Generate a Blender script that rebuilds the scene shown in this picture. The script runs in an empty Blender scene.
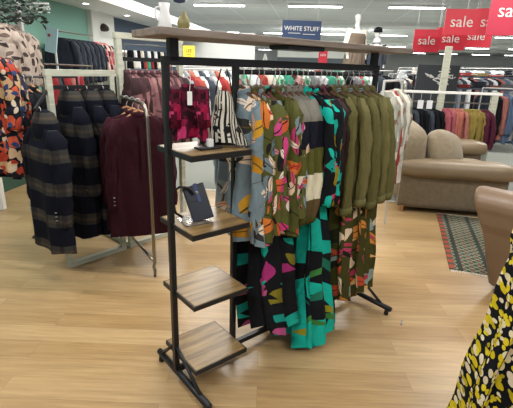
import bpy, bmesh, math, random
from mathutils import Vector, Matrix
random.seed(7)
C = bpy.context.scene
COL = C.collection
PI = math.pi
def R(a): return math.radians(a)

# ------------------------------------------------------------------ camera
CAMP = Vector((0, 0, 1.5306)); FPX = 419.76
PITCH, ROLL = 0.3129, 0.0291
_F = Vector((0, math.cos(PITCH), -math.sin(PITCH))); _U = Vector((0, math.sin(PITCH), math.cos(PITCH))); _R = Vector((1, 0, 0))
CR = _R*math.cos(ROLL) + _U*math.sin(ROLL); CU = _U*math.cos(ROLL) - _R*math.sin(ROLL)
cam = bpy.data.cameras.new('camera'); cam.sensor_width = 36; cam.lens = FPX/513*36; cam.clip_end = 200
co = bpy.data.objects.new('camera', cam); COL.objects.link(co)
co.matrix_world = Matrix(((CR.x, CU.x, -_F.x, CAMP.x), (CR.y, CU.y, -_F.y, CAMP.y), (CR.z, CU.z, -_F.z, CAMP.z), (0, 0, 0, 1)))
C.camera = co
def at(px, py, Y):
    r = _F + CR*((px-256.5)/FPX) - CU*((py-204)/FPX)
    return CAMP + r*(Y/r.y)

# ------------------------------------------------------------------ world, lamps, exposure
w = bpy.data.worlds.new('world'); C.world = w; w.use_nodes = True
bg = w.node_tree.nodes['Background']; bg.inputs[0].default_value = (.90, .95, 1, 1); bg.inputs[1].default_value = .46
C.view_settings.view_transform = 'Standard'; C.view_settings.look = 'None'; C.view_settings.gamma = 1
C.view_settings.exposure = 0.0
C.view_settings.use_curve_mapping = False
SYAW = -R(7)
cS, sS = Vector((.9925, -.122, 0)), Vector((.122, .9925, 0))
def S(u, v, z=0): return cS*u + sS*v + Vector((0, 0, z))
CEIL = 3.2
def area(u, v, z, sx, sy, e, col=(1, .97, .92)):  # added area lamps that brighten the shop, apart from the modelled strip lights
    l = bpy.data.lights.new('added_fill_light', 'AREA'); l.shape = 'RECTANGLE'; l.size = sx; l.size_y = sy; l.energy = e; l.color = col
    o = bpy.data.objects.new('added_fill_light', l); COL.objects.link(o); o.location = S(u, v, z); o.rotation_euler = (0, 0, SYAW)
for (u, v, e) in ((-1.4, -.3, 60), (1.4, -.3, 60), (0, 2.6, 70), (3.0, 2.6, 44), (-2.4, 2.4, 44), (-1.0, 5.2, 70), (2.6, 5.4, 62), (0.5, 8.2, 110), (4.6, 8.2, 130), (-2.2, 7.6, 95), (-2.2, 10.2, 90)):
    area(u, v, CEIL-.07, 1.4, .18, e)
area(0, 14, CEIL-.2, 10, 1, 650); area(4, 20, CEIL-.2, 12, 1, 1100); area(4, 30, CEIL-.2, 16, 1, 1500)  # oversized lamps added to lift the far ceiling and deep end

# ------------------------------------------------------------------ materials
def lin(c):
    if isinstance(c, str):
        c = tuple(int(c[i:i+2], 16)/255 for i in (0, 2, 4))
    return tuple((x/12.92 if x < .04045 else ((x+.055)/1.055)**2.4) for x in c)+(1,)
class NT:
    def __init__(s, name, rough=.8, metal=0, spec=.5, sheen=0):
        m = bpy.data.materials.new(name); m.use_nodes = True; s.m = m; s.t = m.node_tree
        s.b = s.t.nodes['Principled BSDF']; s.b.inputs['Roughness'].default_value = rough; s.b.inputs['Metallic'].default_value = metal
        s.b.inputs['Specular IOR Level'].default_value = spec
        if sheen: s.b.inputs['Sheen Weight'].default_value = sheen
    def n(s, k, **kw):
        x = s.t.nodes.new(k)
        for a, v in kw.items(): setattr(x, a, v)
        return x
    def l(s, a, b): s.t.links.new(a, b)
    def math(s, op, a, b=None, c=None):
        x = s.n('ShaderNodeMath', operation=op)
        for i, v in enumerate((a, b, c)):
            if v is None: continue
            if isinstance(v, (int, float)): x.inputs[i].default_value = v
            else: s.l(v, x.inputs[i])
        return x.outputs[0]
    def mix(s, f, a, b):
        x = s.n('ShaderNodeMix', data_type='RGBA')
        for i, v in ((0, f), (6, a), (7, b)):
            if isinstance(v, (int, float)): x.inputs[i].default_value = v
            elif isinstance(v, (tuple, str)): x.inputs[i].default_value = lin(v) if isinstance(v, str) else v
            else: s.l(v, x.inputs[i])
        return x.outputs[2]
    def coord(s, k='Object'): return s.n('ShaderNodeTexCoord').outputs[k]
    def mapping(s, v, scale=(1, 1, 1), loc=(0, 0, 0), rot=(0, 0, 0)):
        x = s.n('ShaderNodeMapping'); x.inputs['Scale'].default_value = scale; x.inputs['Location'].default_value = loc; x.inputs['Rotation'].default_value = rot
        s.l(v, x.inputs[0]); return x.outputs[0]
    def noise(s, v, scale, detail=3, out=0, rough=.5):
        x = s.n('ShaderNodeTexNoise'); x.inputs['Scale'].default_value = scale; x.inputs['Detail'].default_value = detail; x.inputs['Roughness'].default_value = rough
        s.l(v, x.inputs['Vector']); return x.outputs[out]
    def ramp(s, f, stops, const=False):
        x = s.n('ShaderNodeValToRGB'); r = x.color_ramp
        if const: r.interpolation = 'CONSTANT'
        while len(r.elements) < len(stops): r.elements.new(.5)
        for e, (p_, c) in zip(r.elements, stops): e.position = p_; e.color = lin(c)
        s.l(f, x.inputs[0]); return x.outputs[0]
    def col(s, c):
        if isinstance(c, (tuple, str)): s.b.inputs['Base Color'].default_value = lin(c) if isinstance(c, str) else c
        else: s.l(c, s.b.inputs['Base Color'])
    def bump(s, h, st=.3, d=.01):
        x = s.n('ShaderNodeBump'); x.inputs['Strength'].default_value = st; x.inputs['Distance'].default_value = d
        s.l(h, x.inputs['Height']); s.l(x.outputs[0], s.b.inputs['Normal'])

def plain(name, c, rough=.7, metal=0, var=.12, scale=12, spec=.5, sheen=0):
    t = NT(name, rough, metal, spec, sheen); base = lin(c)
    nz = t.noise(t.coord(), scale, 3)
    lo = tuple(x*(1-var) for x in base[:3])+(1,); hi = tuple(min(1, x*(1+var)) for x in base[:3])+(1,)
    t.col(t.mix(nz, lo, hi)); return t.m
def wrinkle(t, st=.8, d=.035):
    uv = t.coord('UV'); a = t.noise(t.mapping(uv, (14, 3.2, 1)), 1, 3); b = t.noise(t.mapping(uv, (30, 14, 1)), 1, 2)
    t.bump(t.math('MULTIPLY_ADD', b, .35, a), st, d)
def cloth(name, c, var=.2, rough=.92, sheen=0):
    t = NT(name, rough, 0, .2, sheen); base = lin(c)
    nz = t.noise(t.coord('UV'), 60, 2)
    lo = tuple(x*(1-var) for x in base[:3])+(1,); hi = tuple(min(1, x*(1+var)) for x in base[:3])+(1,)
    t.col(t.mix(nz, lo, hi)); wrinkle(t); return t.m
def glow(name, c, e):
    t = NT(name); t.col(c); t.b.inputs['Emission Color'].default_value = lin(c); t.b.inputs['Emission Strength'].default_value = e; return t.m

def leaf_layer(t, uv, prev, size, L, W, cols, gate=.0, seed=0, vein=None, veinw=.03, blob=False, rnd=.62):
    if not blob: L *= .88
    """leaves or petals scattered one to a cell; size in metres"""
    m = t.mapping(uv, (1/size, 1/size, 1), (seed*3.7, seed*1.9, 0))
    v = t.n('ShaderNodeTexVoronoi', voronoi_dimensions='2D'); v.inputs['Scale'].default_value = 1; v.inputs['Randomness'].default_value = rnd
    t.l(m, v.inputs['Vector'])
    d = t.n('ShaderNodeVectorMath', operation='SUBTRACT'); t.l(m, d.inputs[0]); t.l(v.outputs['Position'], d.inputs[1])
    sc = t.n('ShaderNodeSeparateColor'); t.l(v.outputs['Color'], sc.inputs[0])
    ang = t.math('MULTIPLY', sc.outputs[0], 2*PI*2)
    rt = t.n('ShaderNodeVectorRotate', rotation_type='Z_AXIS'); t.l(d.outputs[0], rt.inputs['Vector']); t.l(ang, rt.inputs['Angle'])
    xy = t.n('ShaderNodeSeparateXYZ'); t.l(rt.outputs[0], xy.inputs[0])
    x2 = t.math('POWER', t.math('DIVIDE', t.math('ABSOLUTE', xy.outputs[0]), L), 2.0)
    ay = t.math('ABSOLUTE', t.math('SUBTRACT', xy.outputs[1], t.math('MULTIPLY', x2, .12 if not blob else 0)))
    if blob: hw = t.math('MULTIPLY', t.math('SQRT', t.math('MAXIMUM', t.math('SUBTRACT', 1, x2), 0)), W)
    else: hw = t.math('MULTIPLY', t.math('SUBTRACT', 1, x2), W)
    mask = t.math('LESS_THAN', ay, hw)
    if gate > 0: mask = t.math('MULTIPLY', mask, t.math('GREATER_THAN', sc.outputs[1], gate))
    n = len(cols)
    c = t.ramp(sc.outputs[2], [(i/n, k) for i, k in enumerate(cols)], True) if n > 1 else cols[0]
    if vein:
        vm = t.math('MULTIPLY', t.math('LESS_THAN', ay, veinw), 1.0)
        c = t.mix(vm, c, vein)
    return t.mix(mask, prev, c)
def floral(name, base, layers, rough=.85):
    t = NT(name, rough, 0, .2)
    uv = t.coord('UV')
    wn = t.noise(uv, 5, 2, 1)
    sub = t.n('ShaderNodeVectorMath', operation='SUBTRACT'); t.l(wn, sub.inputs[0]); sub.inputs[1].default_value = (.5, .5, .5)
    sc = t.n('ShaderNodeVectorMath', operation='SCALE'); t.l(sub.outputs[0], sc.inputs[0]); sc.inputs['Scale'].default_value = .06
    ad = t.n('ShaderNodeVectorMath', operation='ADD'); t.l(uv, ad.inputs[0]); t.l(sc.outputs[0], ad.inputs[1])
    c = base
    for i, k in enumerate(layers):
        k = dict(k); c = leaf_layer(t, ad.outputs[0], c, seed=i+1+len(name)*.37, **k)
    t.col(c); wrinkle(t); return t.m
OLV = '5a5a26'
M = {}
M['blueleaf'] = floral('grey_blue_leaf_print', '75868e', [
    dict(size=.15, L=.66, W=.22, cols=['b98220', 'e2cdb8', '33322e', 'c9962e', 'dccab8', '94a0a2'], gate=.05, vein='5a4a2a', veinw=.02),
    dict(size=.09, L=.64, W=.15, cols=['b07c28', 'e2d6ca', '2b2c2e', 'd8a88c', '75868e'], gate=.4, vein='4a4438', veinw=.015)])
M['olivefloral'] = floral('olive_botanical_print', '4c4e22', [
    dict(size=.125, L=.66, W=.25, cols=['c9702f', 'b03a62', '1c1f1c', 'dcbca0', '4c4e22', '6e7e84'], gate=.08, vein='2a2418', veinw=.02),
    dict(size=.08, L=.66, W=.17, cols=['c8506c', '1a1c1a', 'e0c8b4', 'c0442a', '4c4e22'], gate=.35, vein='1c1c1a', veinw=.02)])
M['pinkfloral'] = floral('pink_and_olive_botanical_print', '55562a', [
    dict(size=.13, L=.66, W=.27, cols=['c43a74', 'cc5a36', '191b1d', 'dcb8a0', 'c84880', '7c8c90', 'c8407c'], gate=.05, vein='3a1226', veinw=.025),
    dict(size=.08, L=.66, W=.16, cols=['e4d2c4', '1a1c1a', 'd07c90', 'c45c30', '55562a'], gate=.4, vein='2a1a1a', veinw=.015)])
M['oliveskirt'] = floral('olive_skirt_botanical_print', '3e3d18', [
    dict(size=.115, L=.68, W=.26, cols=['c47c34', 'b03c60', '84948e', 'd8bea2', '20220f', 'b8482c'], gate=.12, vein='2c2814', veinw=.02),
    dict(size=.07, L=.64, W=.16, cols=['d0a060', '1c1e12', 'a83a50', '3e3d18'], gate=.5)])
M['teal'] = floral('teal_and_black_abstract_print', '10a896', [
    dict(size=.26, L=.66, W=.27, cols=['0a1016', '0c0f14', '10a896', '0a1016'], gate=.22),
    dict(size=.15, L=.66, W=.10, cols=['0a1016', '1c6a54', '10a896', '3a7a3a'], gate=.5),
    dict(size=.12, L=.5, W=.2, cols=['0a1016', '8a8420', '10a896'], gate=.72)])
M['bold'] = floral('black_teal_and_pink_bold_print', '0d1016', [
    dict(size=.13, L=.64, W=.28, cols=['14a898', '8a7818', '9c3070', '129888', '0d1016', '12b0a0', '16b4a4'], gate=.08),
    dict(size=.07, L=.6, W=.2, cols=['16b4a2', 'c03a60', '0d1016', '0d1016'], gate=.5)])
M['darkhem'] = floral('black_pink_and_teal_print', '0c0e12', [
    dict(size=.12, L=.64, W=.25, cols=['9c2c6c', '138a7c', '7a7020', '0c0e12', 'a84a78', '16a08e'], gate=.12),
    dict(size=.07, L=.6, W=.2, cols=['0c0e12', '0c0e12', 'a89a40', '14a090'], gate=.5)])
M['redfloral'] = floral('orange_and_cream_floral_print', '14151c', [
    dict(size=.085, L=.7, W=.44, cols=['a43e28', 'c8a884', 'b85238', '1d1e30', 'b8966e', '9c3622'], gate=.05),
    dict(size=.05, L=.6, W=.3, cols=['cdbca4', '15161c', 'a43a28', '2c4068'], gate=.3)])
M['taupefloral'] = floral('taupe_leaf_print', 'b5a598', [
    dict(size=.058, L=.62, W=.27, cols=['4c403c', '6d5c54', '403634'], gate=.3)])
M['yellowpetal'] = floral('yellow_and_cream_petal_print', '0b0c14', [
    dict(size=.033, L=.40, W=.40, cols=['cdb81c', 'ddd2ac', 'c2ae16', 'dccdb4', 'd6c02a', 'cfbfa0'], gate=.06, blob=True, rnd=.9),
    dict(size=.022, L=.4, W=.3, cols=['d4c428', 'dcd2b4', 'b0a018'], gate=.6, blob=True)])
M['plumprint'] = floral('plum_and_olive_print', '2c1c1c', [
    dict(size=.1, L=.6, W=.25, cols=['6a2f44', '5a4a28', '3a2a2a'], gate=.2)])
M['magenta'] = floral('magenta_floral_print', '4a0a22', [
    dict(size=.07, L=.6, W=.34, cols=['98143f', '5c0c2a', 'b03062', '2e0614'], gate=.1),
    dict(size=.04, L=.6, W=.3, cols=['b83a68', '240510', '7c1438'], gate=.4)])
M['pinkbrown'] = floral('dusky_pink_and_brown_print', '4a3236', [
    dict(size=.17, L=.8, W=.5, cols=['8c6462', '342224', '7a5456', '40292c'], gate=.1)])
M['pinkfl2'] = floral('pink_floral_print', 'c89a94', [
    dict(size=.1, L=.7, W=.4, cols=['e8cfc4', '5a3038', 'c05a66', '2c2c30'], gate=.2)])
M['palefloral'] = floral('pale_cream_print', '9c9c90', [
    dict(size=.09, L=.6, W=.24, cols=['6a7268', '8a6a5a', 'd8d6c8'], gate=.4)])
M['greenfloral'] = floral('green_floral_print', '8fb8a0', [
    dict(size=.1, L=.7, W=.4, cols=['2f7a58', 'e0e8e0', 'b04a5c', '4a9a78'], gate=.2)])

def stripes():
    t = NT('black_and_cream_stripes', .8, 0, .2); uv = t.coord('UV')
    sx = t.n('ShaderNodeSeparateXYZ'); t.l(uv, sx.inputs[0])
    s = t.math('GREATER_THAN', t.math('FRACT', t.math('MULTIPLY', sx.outputs[0], 62)), .45)
    c = t.mix(s, '1a191a', 'd8d2c2')
    c = leaf_layer(t, uv, c, .05, .45, .25, ['1c1b1c', '3a3534'], gate=.55, seed=2)
    c = leaf_layer(t, uv, c, .03, .4, .12, ['cfc8b8', '1c1b1c'], gate=.6, seed=5)
    t.col(c); return t.m
M['stripes'] = stripes()
def plaid():
    t = NT('navy_and_grey_plaid_wool', .95, 0, .1); uv = t.coord('UV')
    sx = t.n('ShaderNodeSeparateXYZ'); t.l(uv, sx.inputs[0])
    def band(o, f, lo, hi, ph=0):
        fr = t.math('FRACT', t.math('ADD', t.math('MULTIPLY', o, f), ph))
        return t.math('MULTIPLY', t.math('GREATER_THAN', fr, lo), t.math('LESS_THAN', fr, hi))
    c = t.mix(band(sx.outputs[1], 4.6, .52, .92), '0a0d18', '393733')
    c = t.mix(t.math('MULTIPLY', band(sx.outputs[1], 4.6, .66, .76), .6), c, '54493a')
    c = t.mix(t.math('MULTIPLY', band(sx.outputs[0], 7.5, .45, .9, .3), .45), c, '0a0c14')
    nz = t.noise(uv, 140, 3); c = t.mix(t.math('MULTIPLY', nz, .35), c, '20222a')
    t.col(c); t.bump(nz, .3, .004); return t.m
M['plaid'] = plaid()
def colourblock():
    t = NT('grey_navy_olive_and_cream_colour_block', .85, 0, .2); uv = t.coord('UV')
    sx = t.n('ShaderNodeSeparateXYZ'); t.l(uv, sx.inputs[0])
    f = t.math('MULTIPLY', sx.outputs[1], -1)
    t.col(t.ramp(f, [(0, '7b776c'), (.215, '10121f'), (.345, '555524'), (.475, 'd9d2b8'), (.61, '5a4a2c'), (.70, '4c4c20')], True)); wrinkle(t); return t.m
M['block'] = colourblock()
M['olive'] = cloth('olive_viscose', '5c5832', .15)
M['olive2'] = cloth('mid_olive_viscose', '68623c', .15)
M['navy'] = cloth('dark_navy_cloth', '20252f'); M['black'] = cloth('black_cloth', '121318'); M['burg'] = cloth('burgundy_wool', '2c0a14', .15)
M['plum'] = cloth('dark_brown_cloth', '2c1d1a'); M['red'] = cloth('brick_red_cloth', '842a2e'); M['rust'] = cloth('rust_pink_cloth', '9c5a4c')
M['pink'] = cloth('rose_pink_cloth', '985058'); M['mustard'] = cloth('mustard_cloth', '7c6c36'); M['wine'] = cloth('wine_cloth', '4a1c2e')
M['denim'] = cloth('denim_blue_cloth', '53647c'); M['grey'] = cloth('grey_cloth', '8b8d90'); M['cream'] = cloth('cream_cloth', 'd8d2c4'); M['slate'] = cloth('slate_cloth', '3c424c')
M['whitec'] = cloth('white_cloth', 'dcdde0'); M['salmon'] = cloth('salmon_cloth', 'a0665e'); M['coral'] = cloth('coral_cloth', '9c4038'); M['tealc'] = cloth('sea_green_cloth', '3c9a80')
M['blackmetal'] = plain('black_painted_metal', '1c1d20', .42, .3, .15, 30)
M['chrome'] = plain('brushed_steel', '8d877c', .28, 1, .08)
M['steel'] = plain('white_coated_steel', 'c8c9c6', .45, .2, .05)
M['white'] = plain('white_paint', 'e6e6e2', .6, 0, .03, 2)
M['hangerwood'] = plain('brown_hanger_wood', '5f4033', .5, 0, .2, 30)
M['ashwood'] = plain('pale_hanger_wood', 'a3744c', .5, 0, .2, 30)
M['redplastic'] = plain('red_sign_card', 'dc3448', .5, 0, .03); M['navyplastic'] = plain('navy_sign_card', '2f4468', .5, 0, .05)
M['darkredplastic'] = plain('deep_red_sign_card', 'b02c44', .5, 0, .03)
M['yellow'] = plain('yellow_card', 'dcc83c', .6, 0, .04); M['ink'] = plain('dark_ink', '3a3a30', .7)
M['skin_white'] = plain('white_mannequin_shell', 'c4c4c2', .4, 0, .03)
M['navyleather'] = plain('navy_leather', '0e1222', .35, 0, .15, 40); M['strapblue'] = plain('blue_strap', '2c3a66', .5)
M['tan'] = plain('tan_leather', '8a5a34', .5); M['orange'] = plain('orange_plastic', 'd4622a', .4)
M['button'] = plain('gunmetal_button', '8a8a88', .3, .8)
def glass(name, c=(1, 1, 1, 1)):
    t = NT(name, .06); t.col(c); t.b.inputs['Transmission Weight'].default_value = .95; t.b.inputs['IOR'].default_value = 1.3; return t.m
M['acrylic'] = glass('clear_acrylic')
def wood(name, a, b, c, scale=6, stretch=9, rough=.55, bumpy=.25, rot=0):
    t = NT(name, rough, 0, .4); v = t.mapping(t.coord(), (scale, scale*stretch, scale*stretch), rot=(0, 0, rot))
    n1 = t.noise(v, 1, 5, 0, .62); n2 = t.noise(t.mapping(t.coord(), (7, 7, 7)), 1, 2)
    cc = t.ramp(n1, [(.28, a), (.5, b), (.72, c)]); cc = t.mix(t.math('MULTIPLY', n2, .5), cc, b)
    w2 = t.n('ShaderNodeTexWave', wave_type='BANDS', bands_direction='Y'); w2.inputs['Scale'].default_value = 3.2; w2.inputs['Distortion'].default_value = 1.0
    t.l(t.coord(), w2.inputs['Vector'])
    ln = t.math('LESS_THAN', w2.outputs['Fac'], .018)
    cc = t.mix(t.math('MULTIPLY', ln, .5), cc, a)
    t.col(cc); t.bump(n1, bumpy, .004); return t.m
M['shelfwood'] = wood('reclaimed_shelf_wood', '4a3822', '8c7046', 'b39868', 3, 10, .34)
M['topwood'] = wood('weathered_top_board_wood', '544a44', '80746a', '9a8e82', 3, 12, .6)
M['limed'] = wood('limewashed_wood', '8c8f80', 'b3b5a4', 'c8c9ba', 4, 9, .6, .15)
M['footwood'] = plain('dark_foot_wood', '2c2018', .5)

def velvet(name, c, leather=False):
    t = NT(name, .42 if leather else .8, 0, .45 if leather else .2, 0 if leather else .15); base = lin(c)
    n = t.noise(t.coord(), 5 if leather else 26, 4); n2 = t.noise(t.coord(), 90, 2)
    k = .16 if leather else .30
    t.col(t.mix(n, tuple(x*(1-k) for x in base[:3])+(1,), tuple(min(1, x*(1+k)) for x in base[:3])+(1,)))
    t.bump(n2 if leather else n, .15, .004); return t.m
M['taupevelvet'] = velvet('mottled_taupe_velvet', '70634f'); M['tanleather'] = velvet('taupe_leather', '7e6d55', True)
M['chairleather'] = velvet('brown_taupe_leather', '735c46', True); M['brownleather'] = velvet('brown_leather', '6c503c', True); M['cushvelvet'] = velvet('soft_taupe_velvet', '877a64')

# floor: light oak planks laid across the shop
def floor_mat():
    t = NT('oak_vinyl_planks', .34, 0, .5); v = t.mapping(t.coord(), rot=(0, 0, -R(6)))
    br = t.n('ShaderNodeTexBrick', offset=.37, offset_frequency=2); br.inputs['Scale'].default_value = 1
    br.inputs['Brick Width'].default_value = 1.25; br.inputs['Row Height'].default_value = .145; br.inputs['Mortar Size'].default_value = .0012
    br.inputs['Color1'].default_value = (0, 0, 0, 1); br.inputs['Color2'].default_value = (1, 1, 1, 1); br.inputs['Mortar'].default_value = (.5, .5, .5, 1); br.inputs['Bias'].default_value = 0
    t.l(v, br.inputs['Vector'])
    sv = t.n('ShaderNodeSeparateColor'); t.l(br.outputs['Color'], sv.inputs[0])
    ofs = t.n('ShaderNodeCombineXYZ'); t.l(t.math('MULTIPLY', sv.outputs[0], 37), ofs.inputs[2])
    ad = t.n('ShaderNodeVectorMath', operation='ADD'); t.l(v, ad.inputs[0]); t.l(ofs.outputs[0], ad.inputs[1])
    g = t.noise(t.mapping(ad.outputs[0], (2.6, 42, 5)), 1, 6, 0, .68)
    g2 = t.noise(t.mapping(ad.outputs[0], (1.3, 9, 3)), 1, 4)
    c = t.ramp(g, [(.28, '67502f'), (.5, 'a08054'), (.72, 'c2a474')])
    c = t.mix(t.math('MULTIPLY', g2, .55), c, '94764e')
    tint = t.mix(sv.outputs[0], '967a54', 'c8ae84'); c = t.mix(.36, c, tint)
    c = t.mix(t.math('MULTIPLY', br.outputs['Fac'], .5), c, '6c5236')
    t.col(c); t.l(t.math('MULTIPLY_ADD', g, .22, .22), t.b.inputs['Roughness']); t.bump(g, .06, .002); return t.m
M['floor'] = floor_mat()
M['carpet'] = plain('grey_carpet', '7c7f78', .95, 0, .15, 30)
def ceil_mat():
    t = NT('ceiling_tiles', .9); br = t.n('ShaderNodeTexBrick', offset=0); br.inputs['Scale'].default_value = 1
    br.inputs['Brick Width'].default_value = 1.3; br.inputs['Row Height'].default_value = .6; br.inputs['Mortar Size'].default_value = .02
    br.inputs['Color1'].default_value = lin('ced2d3'); br.inputs['Color2'].default_value = lin('c6cacc'); br.inputs['Mortar'].default_value = lin('dfe3e4')
    t.l(t.coord(), br.inputs['Vector']); t.col(br.outputs['Color']); return t.m
M['ceiling'] = ceil_mat()
M['tealwall'] = plain('sea_green_wall_paint', '7fae9f', .8, 0, .03, 1.5); M['navywall'] = plain('slate_blue_wall_paint', '46566c', .8, 0, .05, 1.5)
M['greybandwall'] = plain('dark_grey_wall_band', '5c646a', .8, 0, .05); M['darkgreen'] = plain('dark_green_skirting', '2c4a3c', .7)
M['wallwhite'] = plain('white_wall_paint', 'd8dad6', .8, 0, .03, 1.5)
M['tube'] = glow('lit_tube', 'ffffff', 14.0)

# ------------------------------------------------------------------ mesh helpers
class MB:
    def __init__(s): s.v = []; s.f = []; s.uv = []
    def add(s, vs, fs, uvs=None):
        o = len(s.v); s.v += [tuple(x) for x in vs]; s.f += [tuple(i+o for i in f) for f in fs]
        s.uv += uvs if uvs else [None]*len(fs); return s
    def box(s, x0, x1, y0, y1, z0, z1, M4=None):
        vs = [Vector((x, y, z)) for x in (x0, x1) for y in (y0, y1) for z in (z0, z1)]
        if M4: vs = [M4 @ v for v in vs]
        return s.add(vs, [(0, 1, 3, 2), (4, 6, 7, 5), (0, 4, 5, 1), (2, 3, 7, 6), (0, 2, 6, 4), (1, 5, 7, 3)])
    def bar(s, a, b, wd, h=None, up=(0, 0, 1)):
        a, b = Vector(a), Vector(b); h = h or wd; d = (b-a).normalized(); up = Vector(up)
        if abs(d.dot(up)) > .95: up = Vector((0, 1, 0))
        x = d.cross(up).normalized()*wd/2; y = x.cross(d).normalized()*h/2
        vs = [p+i*x+j*y for p in (a, b) for i, j in ((-1, -1), (1, -1), (1, 1), (-1, 1))]
        return s.add(vs, [(3, 2, 1, 0), (4, 5, 6, 7), (0, 1, 5, 4), (1, 2, 6, 5), (2, 3, 7, 6), (3, 0, 4, 7)])
    def tube(s, pts, r, n=8, caps=True):
        pts = [Vector(p) for p in pts]; rs = r if isinstance(r, (list, tuple)) else [r]*len(pts); vs = []
        for i, p in enumerate(pts):
            d = (pts[min(i+1, len(pts)-1)]-pts[max(i-1, 0)]).normalized()
            if i == 0:
                ref = Vector((0, 0, 1)) if abs(d.z) < .9 else Vector((1, 0, 0))
            x = ref - d*ref.dot(d); x.normalize(); y = d.cross(x); ref = x
            vs += [p+(x*math.cos(2*PI*k/n)+y*math.sin(2*PI*k/n))*rs[i] for k in range(n)]
        fs = [(i*n+k, i*n+(k+1) % n, (i+1)*n+(k+1) % n, (i+1)*n+k) for i in range(len(pts)-1) for k in range(n)]
        if caps: fs += [tuple(range(n))[::-1], tuple((len(pts)-1)*n+k for k in range(n))]
        return s.add(vs, fs)
    def lathe(s, prof, n=20, c=(0, 0, 0)):
        c = Vector(c); vs = [c+Vector((r*math.cos(2*PI*k/n), r*math.sin(2*PI*k/n), z)) for r, z in prof for k in range(n)]
        fs = [(i*n+k, i*n+(k+1) % n, (i+1)*n+(k+1) % n, (i+1)*n+k) for i in range(len(prof)-1) for k in range(n)]
        fs += [tuple(range(n))[::-1], tuple((len(prof)-1)*n+k for k in range(n))]
        return s.add(vs, fs)
    def prism(s, prof, a, b, axis='y'):
        """extrude a closed 2D profile between a and b along an axis"""
        n = len(prof)
        def pt(u, v, t): return {'y': (u, t, v), 'x': (t, u, v), 'z': (u, v, t)}[axis]
        vs = [pt(u, v, a) for u, v in prof]+[pt(u, v, b) for u, v in prof]
        return s.add(vs, [tuple(range(n))[::-1], tuple(range(n, 2*n))]+[(i, (i+1) % n, n+(i+1) % n, n+i) for i in range(n)])
    def mesh(s, name, smooth=False, bevel=0, seg=2):
        me = bpy.data.meshes.new(name); me.from_pydata(s.v, [], s.f)
        if any(u is not None for u in s.uv):
            ul = me.uv_layers.new(name='UVMap'); k = 0
            for p_, us in zip(me.polygons, s.uv):
                for j in range(p_.loop_total): ul.data[k].uv = us[j] if us else (0, 0); k += 1
        bm = bmesh.new(); bm.from_mesh(me)
        bmesh.ops.recalc_face_normals(bm, faces=bm.faces)
        if bevel: bmesh.ops.bevel(bm, geom=list(bm.edges), offset=bevel, segments=seg, profile=.6, affect='EDGES', clamp_overlap=True)
        bm.to_mesh(me); bm.free()
        if smooth:
            for p_ in me.polygons: p_.use_smooth = True
        return me
def link(name, me, mat, parent=None):
    o = bpy.data.objects.new(name, me); COL.objects.link(o)
    if mat and not len(me.materials): me.materials.append(M[mat] if isinstance(mat, str) else mat)
    if parent: o.parent = parent
    return o
def obj(name, mb, mat, parent=None, smooth=False, bevel=0, seg=2): return link(name, mb.mesh(name, smooth, bevel, seg), mat, parent)
def tag(o, label, cat, group=None, kind=None):
    o['label'] = label; o['category'] = cat
    if group: o['group'] = group
    if kind: o['kind'] = kind
    return o
def thing(name, label, cat, loc=(0, 0, 0), rz=0, group=None):
    o = bpy.data.objects.new(name, None); COL.objects.link(o); o.empty_display_size = .1
    o.location = loc; o.rotation_euler = (0, 0, rz); return tag(o, label, cat, group)
def struct(name, mb, mat, rz=0, bevel=0):
    o = obj(name, mb, mat, None, False, bevel); o['kind'] = 'structure'; o.rotation_euler = (0, 0, rz); return o
def dup(root, loc, rz, label=None):
    r = root.copy(); COL.objects.link(r); r.location = loc; r.rotation_euler = (0, 0, rz)
    if label: r['label'] = label
    for ch in [x for x in bpy.data.objects if x.parent == root]:
        c = ch.copy(); COL.objects.link(c); c.parent = r
        for g in [x for x in bpy.data.objects if x.parent == ch]:
            d = g.copy(); COL.objects.link(d); d.parent = c
    return r
ORD = ['first', 'second', 'third', 'fourth', 'fifth', 'sixth', 'seventh', 'eighth', 'ninth', 'tenth', 'eleventh', 'twelfth', 'thirteenth', 'fourteenth', 'fifteenth', 'sixteenth', 'seventeenth', 'eighteenth', 'nineteenth', 'twentieth', 'twenty-first', 'twenty-second']
_font_cache = {}
def text(name, s, mat, parent, M4, size, sx=1.0):
    cu = bpy.data.curves.new(name, 'FONT'); cu.body = s; cu.size = size; cu.extrude = .002; cu.align_x = 'CENTER'; cu.align_y = 'CENTER'; cu.resolution_u = 3
    tmp = bpy.data.objects.new(name, cu); COL.objects.link(tmp)
    dg = bpy.context.evaluated_depsgraph_get(); me = bpy.data.meshes.new_from_object(tmp.evaluated_get(dg)); bpy.data.objects.remove(tmp)
    me.transform(M4 @ Matrix.Diagonal((sx, 1, 1, 1))); me.materials.clear()
    return link(name, me, mat, parent)
FACE = Matrix.Rotation(R(90), 4, 'X')      # text in XY plane -> stands up facing -Y

# ------------------------------------------------------------------ the setting
struct('floor', MB().box(-5.2, 12, -2.5, 5.15, -.1, 0), 'floor', SYAW)
struct('trim_1', MB().box(-5.2, 12, 5.15, 5.18, -.09, .004), 'steel', SYAW)
fl2 = struct('floor_carpet', MB().box(-7, 22, 5.18, 46, -.1, .0), 'carpet', SYAW)
struct('ceiling', MB().box(-8, 24, 4.0, 46, CEIL, CEIL+.1), 'ceiling', SYAW)
struct('wall_left', MB().box(-3.85, -3.7, 1.5, 6.95, 0, 2.35), 'tealwall', SYAW)
struct('baseboard_left', MB().box(-3.7, -3.66, 1.5, 6.95, 0, .35), 'darkgreen', SYAW)
struct('trim_2', MB().box(-3.95, -3.62, 6.95, 7.75, 0, 2.35), 'wallwhite', SYAW)
struct('wall_left_far', MB().box(-3.9, -3.72, 7.75, 12.0, 0, 2.35), 'navywall', SYAW)
struct('trim_3', MB().box(-4.1, -2.95, 1.2, 12.4, 2.35, 2.50), 'white', SYAW)
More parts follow.
